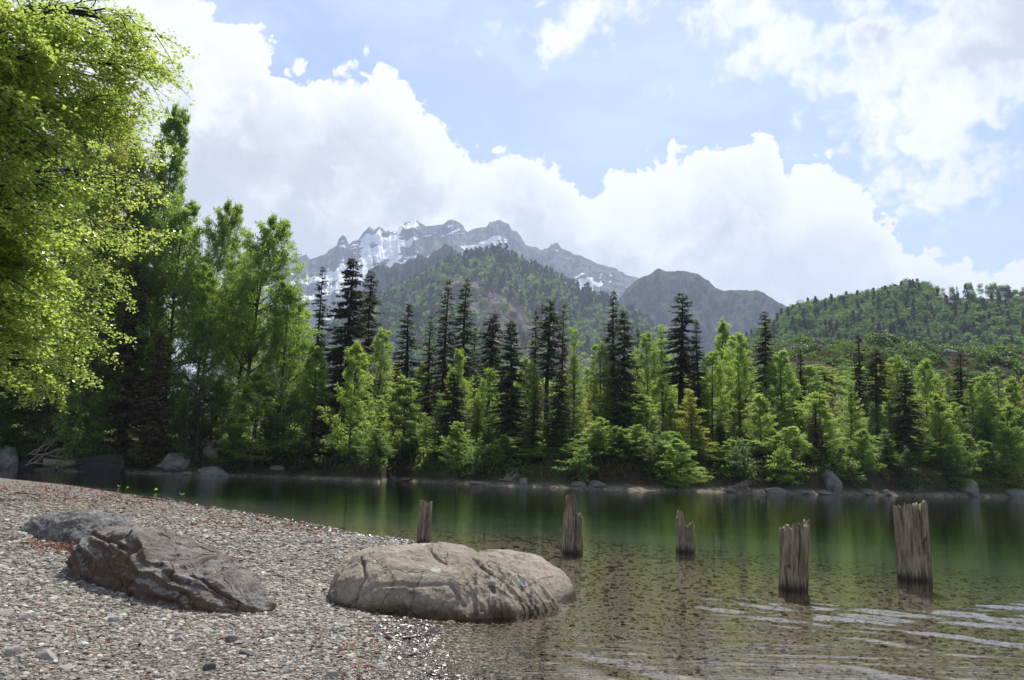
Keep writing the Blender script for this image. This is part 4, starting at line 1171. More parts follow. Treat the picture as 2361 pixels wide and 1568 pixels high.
# ------------------------------------------------------------------ rocks
RG = rockmat('rock_grey', (0.09, 0.087, 0.082), (0.20, 0.193, 0.182), (0.30, 0.29, 0.275), 0.9, moss=.7)
RDK = rockmat('rock_black', (0.012, 0.012, 0.011), (0.028, 0.028, 0.025), (0.06, 0.058, 0.052), 0.9, moss=.3)
RSM = rockmat('stone_pale', (0.20, 0.185, 0.17), (0.34, 0.315, 0.29), (0.45, 0.43, 0.40), 9, bmp=.35, crack=.2)
RSD = rockmat('stone_dark', (0.05, 0.05, 0.05), (0.10, 0.10, 0.10), (0.16, 0.155, 0.15), 9, bmp=.35, crack=.2)
def boulder_mesh(seed, lev=5, ncut=15, amp=.22, mat=None, name='boulder'):
    g = np.random.default_rng(seed)
    v, f = IV, IF
    for _ in range(lev): v, f = subdiv(v, f)
    v = v*(1+amp*fbm(v*1.3+seed*3.1, 3, seed))[:, None]
    for _ in range(ncut):
        n = g.normal(0, 1, 3); n[2] = abs(n[2])*.7; n = unit(n)
        o = g.uniform(.45, .85)
        d = v@n-o
        v = v-np.maximum(d, 0)[:, None]*n*0.93
    rad = np.linalg.norm(v, axis=1, keepdims=True)
    v = v+v/rad*(0.06*fbm(v*4, 5, seed+3, .6, True))[:, None]
    return mesh(name, v, f, mat, None, True)
BM = {k: [boulder_mesh(s, mat=mm) for s in (1, 2, 3, 4)] for k, mm in (('g', RG), ('k', RDK))}
SM = {k: [boulder_mesh(s, 3, 8, .2, mat=mm, name='stone') for s in (11, 12, 13, 14)] for k, mm in (('p', RSM), ('d', RSD))}
def shore_rock(px, py, w, h, tone, k, label, dep=.7, group='boulders along the lake shore', rz=None):
    a = azel(px, py)[0]
    wy_ = np.interp(px, [q[0] for q in shp], [q[1] for q in shp])
    sr = .3+max(0, (wy_-py))*.16
    r = float(r0(a))+sr
    p = Vector((r*math.sin(a), r*math.cos(a), float(bank_z([a], [sr])[0])))
    r2 = p.length
    sx, sz = w/F*r2*.55, h/F*r2*.62
    o = obj('boulder', BM[tone][k], None, label=label, category='boulder', group=group)
    o.location = (p.x, p.y, p.z+sz*.5)
    o.scale = (sx, sx*dep, sz)
    o.rotation_euler = (0, 0, rnd.uniform(-.4, .4) if rz is None else rz)
    return o
for a in [
 (14, 1080, 60, 55, 'g', 0, 'pale grey boulder at the far left edge of the shore'), (66, 1085, 36, 22, 'k', 1, 'small dark rock beside the left end of the log'),
 (242, 1088, 104, 50, 'k', 2, 'large black wedge-shaped boulder at the waterline'), (205, 1052, 40, 34, 'g', 3, 'brownish rock above the black boulder'),
 (412, 1085, 66, 38, 'g', 1, 'grey boulder with a flat top under the bank, left of the stacked rocks'), (480, 1074, 46, 42, 'g', 0, 'upright grey boulder above the layered rocks'),
 (488, 1096, 54, 26, 'g', 2, 'layered grey rock at the waterline'), (508, 1098, 36, 14, 'g', 3, 'low flat rock right of the layered rock'),
 (372, 1083, 26, 12, 'g', 3, 'small flat stone left of the flat-topped boulder'), (434, 1095, 24, 8, 'g', 1, 'thin slab lying on the shore before the flat-topped boulder'), (640, 1090, 34, 14, 'g', 2, 'pale rock on the gravel right of the curved root'),
 (1208, 1118, 24, 18, 'g', 1, 'round grey rock at the waterline left of centre'), (1335, 1122, 34, 14, 'g', 2, 'low grey rock at the waterline behind the second post'), (1375, 1124, 44, 18, 'g', 0, 'pale flat boulder right of the low grey rock'),
 (905, 1106, 30, 12, 'g', 3, 'small rock just behind the tip of the gravel point'),
 (1916, 1134, 44, 48, 'g', 0, 'tall light grey boulder standing on the far shore'), (1893, 1140, 40, 10, 'g', 3, 'pale slab at the foot of the tall boulder'), (1790, 1138, 44, 16, 'g', 2, 'low dark grey rock left of the tall boulder'),
 (2000, 1142, 40, 14, 'g', 1, 'low rock right of the tall boulder'), (2042, 1142, 30, 14, 'g', 3, 'small rock below the massive spruce'), (2235, 1142, 50, 34, 'g', 1, 'grey pointed boulder on the shore at the right'),
 (2345, 1147, 56, 22, 'g', 2, 'broad grey rock at the right edge of the shore'), (1850, 1139, 30, 10, 'g', 0, 'small flat rock close to the tall boulder, left side'), (1680, 1134, 34, 9, 'g', 3, 'thin flat rock on the strand right of the rounded beech')]:
    shore_rock(*a)
# outcrops on the crest of the open slope
for i, (px, py, w, h, lab) in enumerate([(1889, 802, 30, 36, 'jagged grey outcrop left on the crest of the open slope'), (1990, 792, 28, 24, 'grey outcrop behind the brown ragged spruce'),
     (2052, 800, 26, 20, 'low outcrop right of the brown ragged spruce'), (2130, 786, 44, 30, 'dark blocky outcrop on the crest above the lush beech'),
     (2190, 782, 46, 24, 'broad dark outcrop next to the blocky one'), (2085, 820, 30, 22, 'pale rock below the crest, above the massive spruce'), (2290, 820, 50, 12, 'flat grey rock patch on the open slope at right')]):
    a_ = azel(px, py)[0]
    s_ = 108 if py < 810 else 85
    p = at_r(px, py+h*.4, float(r0(a_))+s_)
    zt = float(bank_z([a_], [s_])[0])
    o = obj('outcrop', BM['g'][i % 4], None, label=lab, category='rock', group='outcrops on the open slope')
    rr = float(r0(a_))+s_
    sx = w/F*rr*.55; sz = h/F*rr*.6
    o.location = (p.x, p.y, zt+sz*.35); o.scale = (sx, sx*.7, sz)

# the three big rocks on the beach: surfaces swept along a spine
def swept_part(table, seed, nu, nv, amp, expo, terr, cracks, ribs):
    """table: (px, y of the foot, y of the skyline, front half depth, back half depth) along the rock"""
    T_ = np.array(table, float)
    ft = on_beach(T_[:, 0], T_[:, 1])
    rr_ = np.hypot(ft[:, 0], ft[:, 1])
    sp_ = ft[:, :2]*(1+T_[:, 3]/rr_)[:, None]
    hh = np.array([at_r(a[0], a[2], r_+a[3]).z for a, r_ in zip(T_, rr_)])-np.maximum(beach_z(sp_[:, 0], sp_[:, 1]), -.15)
    hh = np.maximum(hh, .02)
    u = np.linspace(0, 1, nu)
    su = (T_[:, 0]-T_[0, 0])/(T_[-1, 0]-T_[0, 0])
    cx, cy = np.interp(u, su, sp_[:, 0]), np.interp(u, su, sp_[:, 1])
    pr = np.stack([su, hh, T_[:, 3], T_[:, 4]], 1)
    def sm(c, y=None):
        y = np.interp(u, pr[:, 0], pr[:, c]) if y is None else y
        k = np.hanning(31); k /= k.sum()
        return np.convolve(np.pad(y, 15, 'reflect', reflect_type='odd'), k, 'valid')
    cx, cy = sm(0, cx), sm(0, cy)
    h, wf, wb = sm(1), sm(2), sm(3)
    endr = np.sin(np.clip(np.minimum(u, 1-u)/0.10, 0, 1)*np.pi/2)**.6
    h, wf, wb = h*(.3+.7*endr), wf*endr+.004, wb*endr+.004
    th = np.linspace(-0.12*np.pi, 1.12*np.pi, nv)
    c_, s_ = np.cos(th), np.sin(th)
    ex = 2/expo
    cc = np.sign(c_)*np.abs(c_)**ex; ss = np.sign(s_)*np.abs(s_)**ex
    T = np.array([sp_[-1][0]-sp_[0][0], sp_[-1][1]-sp_[0][1]]); T /= np.linalg.norm(T)
    Nn = np.array([T[1], -T[0]])    # towards the viewer for a spine running left to right
    W = np.where(cc[None] > 0, wf[:, None], wb[:, None])
    off = cc[None]*W
    X = cx[:, None]+Nn[0]*off; Y = cy[:, None]+Nn[1]*off
    zb = beach_z(cx, cy)
    Zr = ss[None]*h[:, None]
    P = np.stack([X, Y, Zr], -1)
    fl = P.reshape(-1, 3)
    d = np.stack([Nn[0]*cc[None]*np.ones_like(W), Nn[1]*cc[None]*np.ones_like(W), ss[None]*np.ones_like(W)], -1).reshape(-1, 3)
    d /= np.linalg.norm(d, axis=1, keepdims=True)+1e-9
    n = amp*(fbm(fl*2.0, 3, seed)*1.0)+amp*.30*(fbm(fl*np.array([4, 4, 7]), 4, seed+5, .5, True)-.2)+amp*.20*fbm(fl*14, 3, seed+6, .6)+amp*.10*fbm(fl*40, 3, seed+16, .6)
    if terr:
        lay = fl[:, 2]*9+fl[:, 0]*2.2*terr+fbm(fl*3, 3, seed+2)*1.2
        n = n+amp*.7*(np.abs((lay % 1)-.5)-.25)*terr
    uu = np.repeat(u, nv); tt = np.tile(th/np.pi, nu)
    for (pts_, wd, dep) in cracks:
        pts_ = np.array(pts_, float)
        best = np.full(len(uu), 9.)
        jx = fbm(fl*9, 2, seed+8)*.010
        for a, b in zip(pts_[:-1], pts_[1:]):
            dd = b-a
            t = np.clip(((uu-a[0])*dd[0]+(tt-a[1])*dd[1])/(dd@dd), 0, 1)
            best = np.minimum(best, np.hypot(uu+jx-a[0]-t*dd[0], (tt+jx-a[1]-t*dd[1])*.8))
        n = n-dep*np.exp(-(best/wd)**2)
    if ribs:
        k = np.clip((uu-.62)/.1, 0, 1)*np.clip((.62-tt)/.1, 0, 1)
        n = n+k*ribs*fbm(fl*np.array([7, 7, 3])+np.array([0, 0, 1])*fl[:, :1]*4, 3, seed+12, .55, True)
    fl = fl+d*n[:, None]
    fl[:, 2] += np.repeat(np.maximum(zb, -.15), nv)
    return fl, gridfaces(nu, nv)
def swept_rock(name, parts_, mat, label):
    A = Acc()
    for p in parts_:
        v, f = swept_part(**p); A.add(v, f)
    V = np.concatenate(A.v)
    ox, oy = V[:, 0].mean(), V[:, 1].mean(); zm = float(beach_z([ox], [oy])[0])
    V = V-np.array([ox, oy, zm])
    o = obj(name, mesh(name, V, np.concatenate(A.f), mat, None, True), None, label=label, category='boulder')
    o.location = (ox, oy, zm)
    return o
ROCKA = rockmat('rock_boulder', (0.215, 0.178, 0.138), (0.35, 0.298, 0.235), (0.45, 0.395, 0.325), 1.6, lichen=.9, crack=.6, wetz=(0.07, 0.19, (0.30, 0.26, 0.20)), bmp=.8)
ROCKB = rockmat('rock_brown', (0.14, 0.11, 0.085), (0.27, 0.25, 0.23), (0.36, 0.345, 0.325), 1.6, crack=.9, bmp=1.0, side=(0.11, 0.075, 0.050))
ROCKC = rockmat('rock_slate', (0.06, 0.06, 0.058), (0.22, 0.215, 0.21), (0.38, 0.37, 0.355), 2.4, crack=.6, bmp=1.0)
swept_rock('boulder', [dict(table=[(778, 1350, 1330, .15, .25), (805, 1378, 1288, .38, .4), (850, 1405, 1258, .58, .5), (920, 1420, 1256, .70, .55), (1000, 1430, 1257, .76, .5), (1070, 1440, 1268, .74, .4), (1150, 1443, 1303, .62, .35), (1225, 1440, 1345, .50, .3), (1292, 1430, 1400, .3, .2)],
    seed=3, nu=420, nv=260, amp=.045, expo=2.15, terr=0, ribs=.055,
    cracks=[([(.10, .55), (.13, .30), (.12, .10)], .010, .045), ([(.22, .0), (.34, .14), (.50, .16), (.62, .20), (.70, .10)], .008, .022),
            ([(.40, .56), (.44, .42), (.56, .34)], .007, .03), ([(.20, .30), (.28, .18), (.27, .05)], .007, .035), ([(.62, .45), (.70, .36), (.83, .33)], .008, .04)]),
    dict(table=[(1060, 1340, 1300, .2, .25), (1100, 1345, 1272, .32, .35), (1150, 1352, 1266, .40, .4), (1200, 1368, 1272, .45, .4), (1250, 1390, 1300, .42, .35), (1262, 1400, 1325, .34, .3), (1284, 1410, 1375, .22, .2)],
    seed=5, nu=160, nv=150, amp=.035, expo=2.1, terr=0, ribs=.02, cracks=[([(.3, .45), (.55, .4), (.8, .42)], .012, .02)])],
    ROCKA, 'large rounded tan boulder with lichen spots, half in the water at the beach edge')
swept_rock('boulder', [dict(table=[(202, 1298, 1284, .12, .15), (222, 1314, 1252, .25, .3), (265, 1338, 1214, .36, .42), (330, 1362, 1222, .40, .45), (390, 1382, 1243, .40, .4), (450, 1402, 1278, .36, .36), (510, 1418, 1320, .30, .3), (560, 1422, 1358, .22, .2), (608, 1420, 1408, .1, .1)],
    seed=9, nu=320, nv=200, amp=.080, expo=2.7, terr=1.0, ribs=0,
    cracks=[([(.12, .30), (.30, .27), (.42, .24)], .012, .045), ([(.46, .30), (.44, .10), (.43, -.05)], .011, .045), ([(.66, .5), (.66, .2), (.68, 0)], .015, .04), ([(.70, .32), (.84, .30), (.93, .28)], .012, .035)])],
    ROCKB, 'long low brown-grey rock with a flat grey top lying on the pebble beach')
swept_rock('boulder', [dict(table=[(92, 1216, 1206, .15, .2), (128, 1236, 1186, .35, .4), (190, 1248, 1176, .45, .5), (240, 1262, 1190, .42, .45), (275, 1270, 1215, .3, .3)],
    seed=14, nu=260, nv=170, amp=.075, expo=2.2, terr=.5, ribs=0, cracks=[])], ROCKC, 'flat grey stained rock just behind the long brown one on the beach')

# ------------------------------------------------------------------ posts
m, nt = newmat('weathered_wood')
co = nd(nt, 'ShaderNodeTexCoord', _o=3)
gr = noise(nt, vmul(nt, co, (34, 34, 3.6)), 1.0, 8.0, 0.66)
gr2 = noise(nt, vmul(nt, co, (9, 9, 2.5)), 1.0, 6.0, 0.62)
ri = nd(nt, 'ShaderNodeObjectInfo', _o=5)
c = mixc(nt, mrange(nt, gr, 0.30, 0.66), (0.060, 0.046, 0.033), (0.31, 0.255, 0.185))
c = mixc(nt, mrange(nt, gr2, 0.46, 0.64, 0, .75), c, mixc(nt, gr, (0.045, 0.035, 0.025), (0.18, 0.138, 0.09)))
pz = nd(nt, 'ShaderNodeSeparateXYZ', _0=nd(nt, 'ShaderNodeNewGeometry', _o=0)).node.outputs[2]
wz = mth(nt, 'MULTIPLY_ADD', mth(nt, 'SUBTRACT', gr, .5), 0.22, pz)
c = mixc(nt, mth(nt, 'MULTIPLY', mrange(nt, wz, 0.0, 0.12, 1, 0), mrange(nt, pz, -0.10, -0.02, .25, 1)), c, (0.030, 0.022, 0.015))
out(nt, pbsdf(nt, c, mrange(nt, wz, 0.02, 0.10, .35, .88), bump(nt, mth(nt, 'MULTIPLY_ADD', gr2, .5, gr), 0.8, 0.012), .25))
WOOD = m
def post(px0, px1, base, prof, label, seed, grooves, hole=None, lean=0.0):
    pc = on_z((px0+px1)/2, base, 0.0)
    cth = math.hypot(pc.y, pc.z)/pc.length
    k = pc.length*cth/F
    rad = (px1-px0)/2*k*cth*0.94
    g = np.random.default_rng(seed)
    nt_, nz_ = 120, 110
    th = np.arange(nt_)*2*np.pi/nt_
    # heights of the broken rim as seen from the beach, given in picture pixels
    xs_ = np.array([p[0] for p in prof]); hs = np.array([base-p[1] for p in prof])*k*1.0
    cosx = (px0+px1)/2+np.cos(th)*(px1-px0)/2
    back = np.sin(th) > 0
    top = np.interp(cosx, xs_, hs)
    top = top+g.uniform(-.025, .015, nt_)+.035*fbm(V3(np.cos(th)*6, np.sin(th)*6, seed), 3, seed)
    top = np.where(back, top-np.abs(np.sin(th))*0.05*(1+fbm(V3(th*1.5, 0.1), 2, seed)), top)
    zb = -0.6
    q = np.linspace(0, 1, nz_)
    Zp = zb+(top[None]-zb)*q[:, None]
    P3 = V3(np.broadcast_to(np.cos(th)*3, Zp.shape), np.broadcast_to(np.sin(th)*3, Zp.shape), Zp*1.3)
    rr = rad*(1+.09*fbm(P3*np.array([.7, .7, 1.6]), 3, seed).reshape(Zp.shape))
    flute = fbm(V3(np.broadcast_to(np.cos(th)*16, Zp.shape), np.broadcast_to(np.sin(th)*16, Zp.shape), Zp*1.1), 4, seed+1, .6, True).reshape(Zp.shape)
    rr = rr+rad*.032*flute*(.4+1.2*np.clip(.5+fbm(P3*.8, 2, seed+40).reshape(Zp.shape), 0, 1))
    for gx, z0, z1, dep, wd in grooves:      # gx in -1..1 across the face
        ang = -math.acos(gx)
        da = np.angle(np.exp(1j*(th-ang)))[None]+.05*np.sin(Zp*9+gx)
        tt_ = np.clip((Zp-z0*top.max())/.05, 0, 1)*np.clip((z1*top.max()+.001-Zp)/.04, 0, 1)
        rr = rr-rad*dep*np.exp(-(da/wd)**2)*tt_
    if hole:
        gx, hz_, hw, hh_, dep = hole
        ang = -math.acos(gx)
        da = np.angle(np.exp(1j*(th-ang)))[None]*rad
        e = (da/hw)**2+((Zp-hz_)/hh_)**2
        rr = rr-rad*dep/(1+np.exp(np.clip((e-1)*7, -50, 50)))
    X = rr*np.cos(th)[None]+lean*Zp; Yp = rr*np.sin(th)[None]
    rows_ = [np.stack([X, Yp, Zp], -1)]
    # rotten, sunken inside of the top
    for f_, dz in ((.86, -.006), (.66, -.035), (.40, -.06), (.12, -.07)):
        zi = top*(1-(.94-f_)*.25)+dz+.012*g.normal(0, 1, nt_)
        rows_.append(np.stack([rr[-1]*np.cos(th)*f_+lean*zi, rr[-1]*np.sin(th)*f_, zi], -1)[None])
    V = np.concatenate(rows_, 0)
    n_ = V.shape[0]
    me = mesh('wooden_post', V.reshape(-1, 3), gridfaces(n_, nt_, True)[:, ::-1], WOOD, None, True)
    o = obj('wooden_post', me, None, label=label, category='post', group='old wooden posts in the lake')
    o.location = pc
    return o
post(961, 993, 1252, [(961, 1162), (966, 1158), (979, 1157), (981, 1172), (984, 1166), (987, 1160), (993, 1160)], 'thin split wooden post behind the big boulder, furthest left', 1, [(.25, .0, 1.0, .35, .10), (.6, .3, 1.0, .2, .09), (-.4, .2, .9, .12, .1)])
post(1296, 1344, 1273, [(1296, 1200), (1302, 1165), (1304, 1147), (1318, 1145), (1323, 1150), (1325, 1186), (1332, 1190), (1338, 1184), (1344, 1196)], 'broken wooden post with one tall spike on its left side', 2, [(.18, .0, .75, .3, .07), (.65, .1, .6, .18, .08), (-.3, .3, 1, .12, .1)])
post(1558, 1602, 1270, [(1558, 1200), (1562, 1190), (1566, 1179), (1571, 1190), (1577, 1212), (1583, 1218), (1589, 1208), (1595, 1204), (1602, 1214)], 'shortest jagged wooden post with a pointed left tip', 3, [(-.1, .0, .9, .2, .09), (.3, .2, .8, .2, .1), (-.6, .2, .8, .12, .1)])
post(1795, 1865, 1355, [(1795, 1228), (1812, 1222), (1815, 1212), (1828, 1210), (1840, 1216), (1848, 1222), (1858, 1214), (1861, 1206), (1865, 1210)], 'thick wooden post nearest the camera with a notched top and small knots', 4, [(.02, .15, 1.0, .28, .045), (.75, .0, 1.0, .2, .06), (-.7, .3, .9, .15, .08), (.4, .1, .7, .10, .05)], hole=(-.65, .22, .018, .02, .25), lean=.045)
post(2067, 2149, 1333, [(2067, 1178), (2078, 1172), (2108, 1174), (2111, 1170), (2114, 1192), (2117, 1166), (2132, 1162), (2142, 1164), (2149, 1176)], 'widest wooden post, rightmost in the lake, with an oval knot hole', 5, [(.12, .38, 1.0, .45, .04), (.55, .0, .42, .15, .03), (-.5, .1, .9, .08, .08), (.8, .2, 1.0, .12, .07)], hole=(.42, .385, .034, .088, .55), lean=.0)

# ------------------------------------------------------------------ driftwood, logs, branches, sticks
def wood_obj(name, lines, mat, label, cat, group=None, k=7):
    A = Acc()
    o0 = np.array(lines[0][0][0], float)
    for pts_, ra, rb in lines:
        P = np.array(pts_, float)-o0
        n = max(len(P)*5, 10)
        t = np.linspace(0, len(P)-1, n)
        Q = np.stack([np.interp(t, range(len(P)), P[:, c]) for c in range(3)], 1)
        ker = np.array([.25, .5, .25])
        for _ in range(4):
            Q[1:-1] = Q[:-2]*.25+Q[1:-1]*.5+Q[2:]*.25
        Q[1:-1] += .25*ra*np.stack([fbm(Q[1:-1]*3/max(ra, .02)*.2+c*9, 2, c) for c in range(3)], 1)
        A.tube(Q, np.linspace(ra, rb, n)*(1+.12*fbm(V3(np.arange(n)*.7, 1), 2, 4)), k)
        for e, r_ in ((0, ra), (n-1, rb)):      # close the ends
            ring = A.v[-1] if False else None
    me = A.build(name, mat, True)
    o = obj(name, me, None, label=label, category=cat, group=group)
    o.location = o0
    return o
def shp3(px, py, r=None):
    a, e = azel(px, py)
    p = on_z(px, py, 0.0) if e < 0 and r is None else at_r(px, py, r)
    return np.array(p)
def bankline(pxs, r):
    return [tuple(at_r(x, y, r)) for x, y in pxs]
rl = float(r0(AZ(140, 1085)))
wood_obj('log', [(bankline([(100, 1066), (140, 1069), (188, 1067)], rl+.4), .38, .30), (bankline([(128, 1068), (133, 1080)], rl+.1), .18, .05)], DRIFT, 'smooth grey fallen log lying on the left shore', 'log', k=12)
wood_obj('tree_root', [(bankline([(560, 1052), (528, 1058), (522, 1072), (545, 1082), (600, 1086), (648, 1092)], rl-2.5), .26, .07), (bankline([(535, 1078), (580, 1092), (625, 1094)], rl-3), .16, .04), (bankline([(545, 1082), (560, 1090), (585, 1093)], rl-3), .12, .03)], DRIFT, 'curved bleached root snaking down to the water on the left shore', 'root', k=10)
g_ = random.Random(5)
def branchy(px, py, w, h, n, r, label, name='dead_branches'):
    lines = []
    for i in range(n):
        x0, y0 = px+g_.uniform(-.5, .1)*w, py+g_.uniform(-.1, .1)*h
        dx, dy = g_.uniform(.3, .9)*w, g_.uniform(-.75, .25)*h
        p = [(x0, y0), (x0+dx*.35, y0+dy*.5+g_.uniform(-3, 3)), (x0+dx*.7, y0+dy*.8+g_.uniform(-4, 4)), (x0+dx, y0+dy)]
        rr_ = r+g_.uniform(-.8, .8)
        lines.append((bankline(p, rr_), .055, .015))
        for j in range(3):
            b = p[1+j % 2]
            lines.append((bankline([b, (b[0]+dx*.2, b[1]+g_.uniform(-12, 5)), (b[0]+dx*.42, b[1]+g_.uniform(-16, 5))], rr_), .03, .01))
    return wood_obj(name, lines, DRIFT, label, 'branches', 'dead branches on the lake shore', k=4)
branchy(120, 1045, 110, 55, 9, rl+.5, 'tangle of bare grey branches above the fallen log')
branchy(80, 1070, 70, 40, 4, rl-2, 'thin bare branches dipping into the water at the far left')
branchy(395, 1040, 100, 40, 6, rl, 'dry twigs hanging over the grey boulders')
branchy(500, 1050, 60, 40, 4, rl, 'bare twigs above the curved root')
branchy(1172, 1108, 46, 36, 7, float(r0(AZ(1172, 1110)))+1, 'upturned roots and branches on the shore left of centre')
branchy(1700, 1125, 60, 20, 4, float(r0(AZ(1700, 1110)))+.8, 'bare sticks on the strand right of the rounded beech')
branchy(2110, 1132, 40, 24, 5, float(r0(AZ(2110, 1110)))+.8, 'pale broken roots on the shore below the lush beech')
wood_obj('log', [(bankline([(1085, 1112), (1110, 1114), (1145, 1116)], float(r0(AZ(1110, 1110)))+.5), .14, .10)], DRIFT, 'thin pale log on the strand left of centre', 'log')
wood_obj('log', [(bankline([(925, 1108), (950, 1107), (985, 1109)], float(r0(AZ(950, 1110)))+.8), .16, .10)], BARKD, 'dark thin log on the strand right of the gravel point', 'log')

def beach_stick(pts_, rad, label, mat=None):
    P = []
    for x, y in pts_:
        p = on_beach(x, y); P.append((p.x, p.y, p.z+rad*1.2+.006))
    return wood_obj('stick', [(P, rad, rad*.4)], mat or DRIFT, label, 'stick', 'sticks washed up on the beach', k=5)
for pts_, rad, lab, mt in [
 ([(38, 1138), (65, 1141), (97, 1144)], .018, 'dark stick on the upper left of the beach', BARKD),
 ([(325, 1148), (350, 1152), (385, 1158)], .02, 'brown stick near the crest of the beach', BARKD),
 ([(358, 1146), (385, 1149), (400, 1154)], .02, 'pale bark strip near the crest of the beach', None),
 ([(377, 1378), (392, 1395), (405, 1408)], .006, 'thin twig in the pebbles before the long brown rock', BARKD),
 ([(173, 1455), (176, 1475), (179, 1490)], .005, 'upright-looking pale twig at the lower left', DRIFT),
 ([(620, 1455), (660, 1462), (720, 1462), (790, 1450)], .004, 'long thin bent twig in the middle of the pebbles', DRIFT),
 ([(322, 1492), (326, 1478), (330, 1476)], .008, 'short bleached stick near the bottom left', DRIFT),
 ([(505, 1426), (520, 1428), (532, 1424)], .009, 'pale stick at the right tip of the long brown rock', DRIFT),
 ([(280, 1396), (296, 1402), (308, 1406)], .008, 'bleached bone-like stick left of the thin twig', DRIFT),
 ([(460, 1526), (480, 1527), (500, 1525)], .006, 'pale straight stick at the bottom of the beach', DRIFT),
 ([(372, 1385), (388, 1387), (404, 1386)], .008, 'reddish brown stick at the foot of the long brown rock', BARKD),
 ([(700, 1372), (715, 1380), (735, 1384)], .007, 'small stick left of the big boulder', DRIFT),
 ([(930, 1478), (955, 1474), (985, 1470)], .007, 'dark twig near the water before the big boulder', BARKD)]:
    beach_stick(pts_, rad, lab, mt)
for i, (px, py, w, tone, lab) in enumerate([
 (993, 1463, 30, 'd', 'dark grey angular stone at the water edge before the big boulder'), (258, 1436, 30, 'p', 'grey oval stone below the long brown rock'), (68, 1392, 22, 'p', 'pale stone at the left, below the long brown rock'),
 (8, 1420, 34, 'p', 'large pale stone at the left picture edge'), (58, 1428, 28, 'p', 'flat beige stone right of the pale edge stone'), (24, 1512, 38, 'p', 'whitish smooth stone in the lower left corner'),
 (104, 1522, 44, 'p', 'broad flat tan stone at the lower left'), (148, 1545, 30, 'p', 'white angular stone at the bottom left'), (182, 1400, 22, 'p', 'pinkish pale stone below the left end of the long rock'), (530, 1482, 34, 'd', 'dark angular stone in the lower middle of the beach'),
 (632, 1484, 22, 'p', 'small whitish stone in the lower middle of the beach'), (567, 1512, 30, 'd', 'dark flat stone beside a pale one at the bottom'), (595, 1514, 22, 'p', 'pale flat stone beside the dark one at the bottom'), (765, 1562, 34, 'p', 'pale stone cut by the bottom picture edge'),
 (415, 1478, 24, 'p', 'beige stone below the middle of the long brown rock'), (195, 1297, 20, 'p', 'small pale stone against the left end of the long brown rock'), (310, 1480, 22, 'p', 'light grey stone next to the short bleached stick'),
 (480, 1545, 34, 'd', 'brownish stone near the bottom of the beach'), (895, 1475, 26, 'd', 'dark stone left of the angular one before the boulder'), (868, 1456, 22, 'd', 'small wet stone under the front of the big boulder'),
 (540, 1422, 20, 'd', 'small grey stone at the tip of the long brown rock'), (720, 1452, 16, 'p', 'small pale stone left of the boulder front'), (740, 1300, 14, 'p', 'small white stone on the beach left of the big boulder'),
 (880, 1540, 26, 'p', 'pale stone near the wet edge at the bottom'), (660, 1552, 26, 'p', 'tan stone at the bottom between two pale ones'), (1050, 1478, 16, 'd', 'small dark stone awash right of the angular one')]):
    p = on_beach(px, py)
    sx = w/2/F*(p-Vector((0, 0, CAMZ))).length*1.05
    o = obj('stone', SM[tone][i % 4], None, label=lab, category='stone', group='larger stones on the beach')
    o.scale = (sx, sx*.8, sx*.55); o.rotation_euler = (rnd.uniform(-.15, .15), rnd.uniform(-.15, .15), rnd.uniform(-.6, .6))
    o.location = (p.x, p.y+sx*.4, p.z+sx*.2)

# dead leaves blown together round the rocks and along the crest
g = np.random.default_rng(12)
LP = []
for px, py, sx_, sy_, n in [(170, 1262, 45, 10, 260), (290, 1262, 60, 14, 160), (450, 1290, 60, 22, 260), (350, 1150, 180, 12, 1000), (150, 1125, 150, 8, 900), (650, 1215, 160, 8, 300), (730, 1225, 40, 6, 60), (560, 1190, 120, 14, 220), (300, 1450, 300, 70, 70), (820, 1500, 60, 40, 60), (110, 1262, 40, 10, 100)]:
    P_ = on_beach(px+g.normal(0, sx_, n), np.maximum(1112, py+g.normal(0, sy_, n)))
    LP.append(P_[(np.linalg.norm(P_, axis=1) < 60) & (sdist(P_[:, 0], P_[:, 1]) > .1)])
LP = np.concatenate(LP); n = len(LP); LP[:, 2] += .012+.02*g.random(n)
N = np.stack([g.normal(0, .5, n), g.normal(0, .5, n), np.ones(n)], 1); N /= np.linalg.norm(N, axis=1, keepdims=True)
D = g.normal(0, 1, (n, 3)); D -= N*(D*N).sum(1, keepdims=True); D /= np.linalg.norm(D, axis=1, keepdims=True)
A = Acc(); sz = g.uniform(.03, .06, n)*np.clip(np.linalg.norm(LP, axis=1)/9, .8, 2); A.leaves(LP, D, N, sz, sz*.6, g.random(n))
LM['litter'] = leafmat('dead_leaf', (0.085, 0.030, 0.014), (0.20, 0.085, 0.035), (0.15, 0.05, 0.02), .8, .1, .2)
obj('dead_leaves', A.build('dead_leaves', LM['litter']), kind='stuff', label='reddish brown dead leaves scattered over the beach', category='dead leaves')

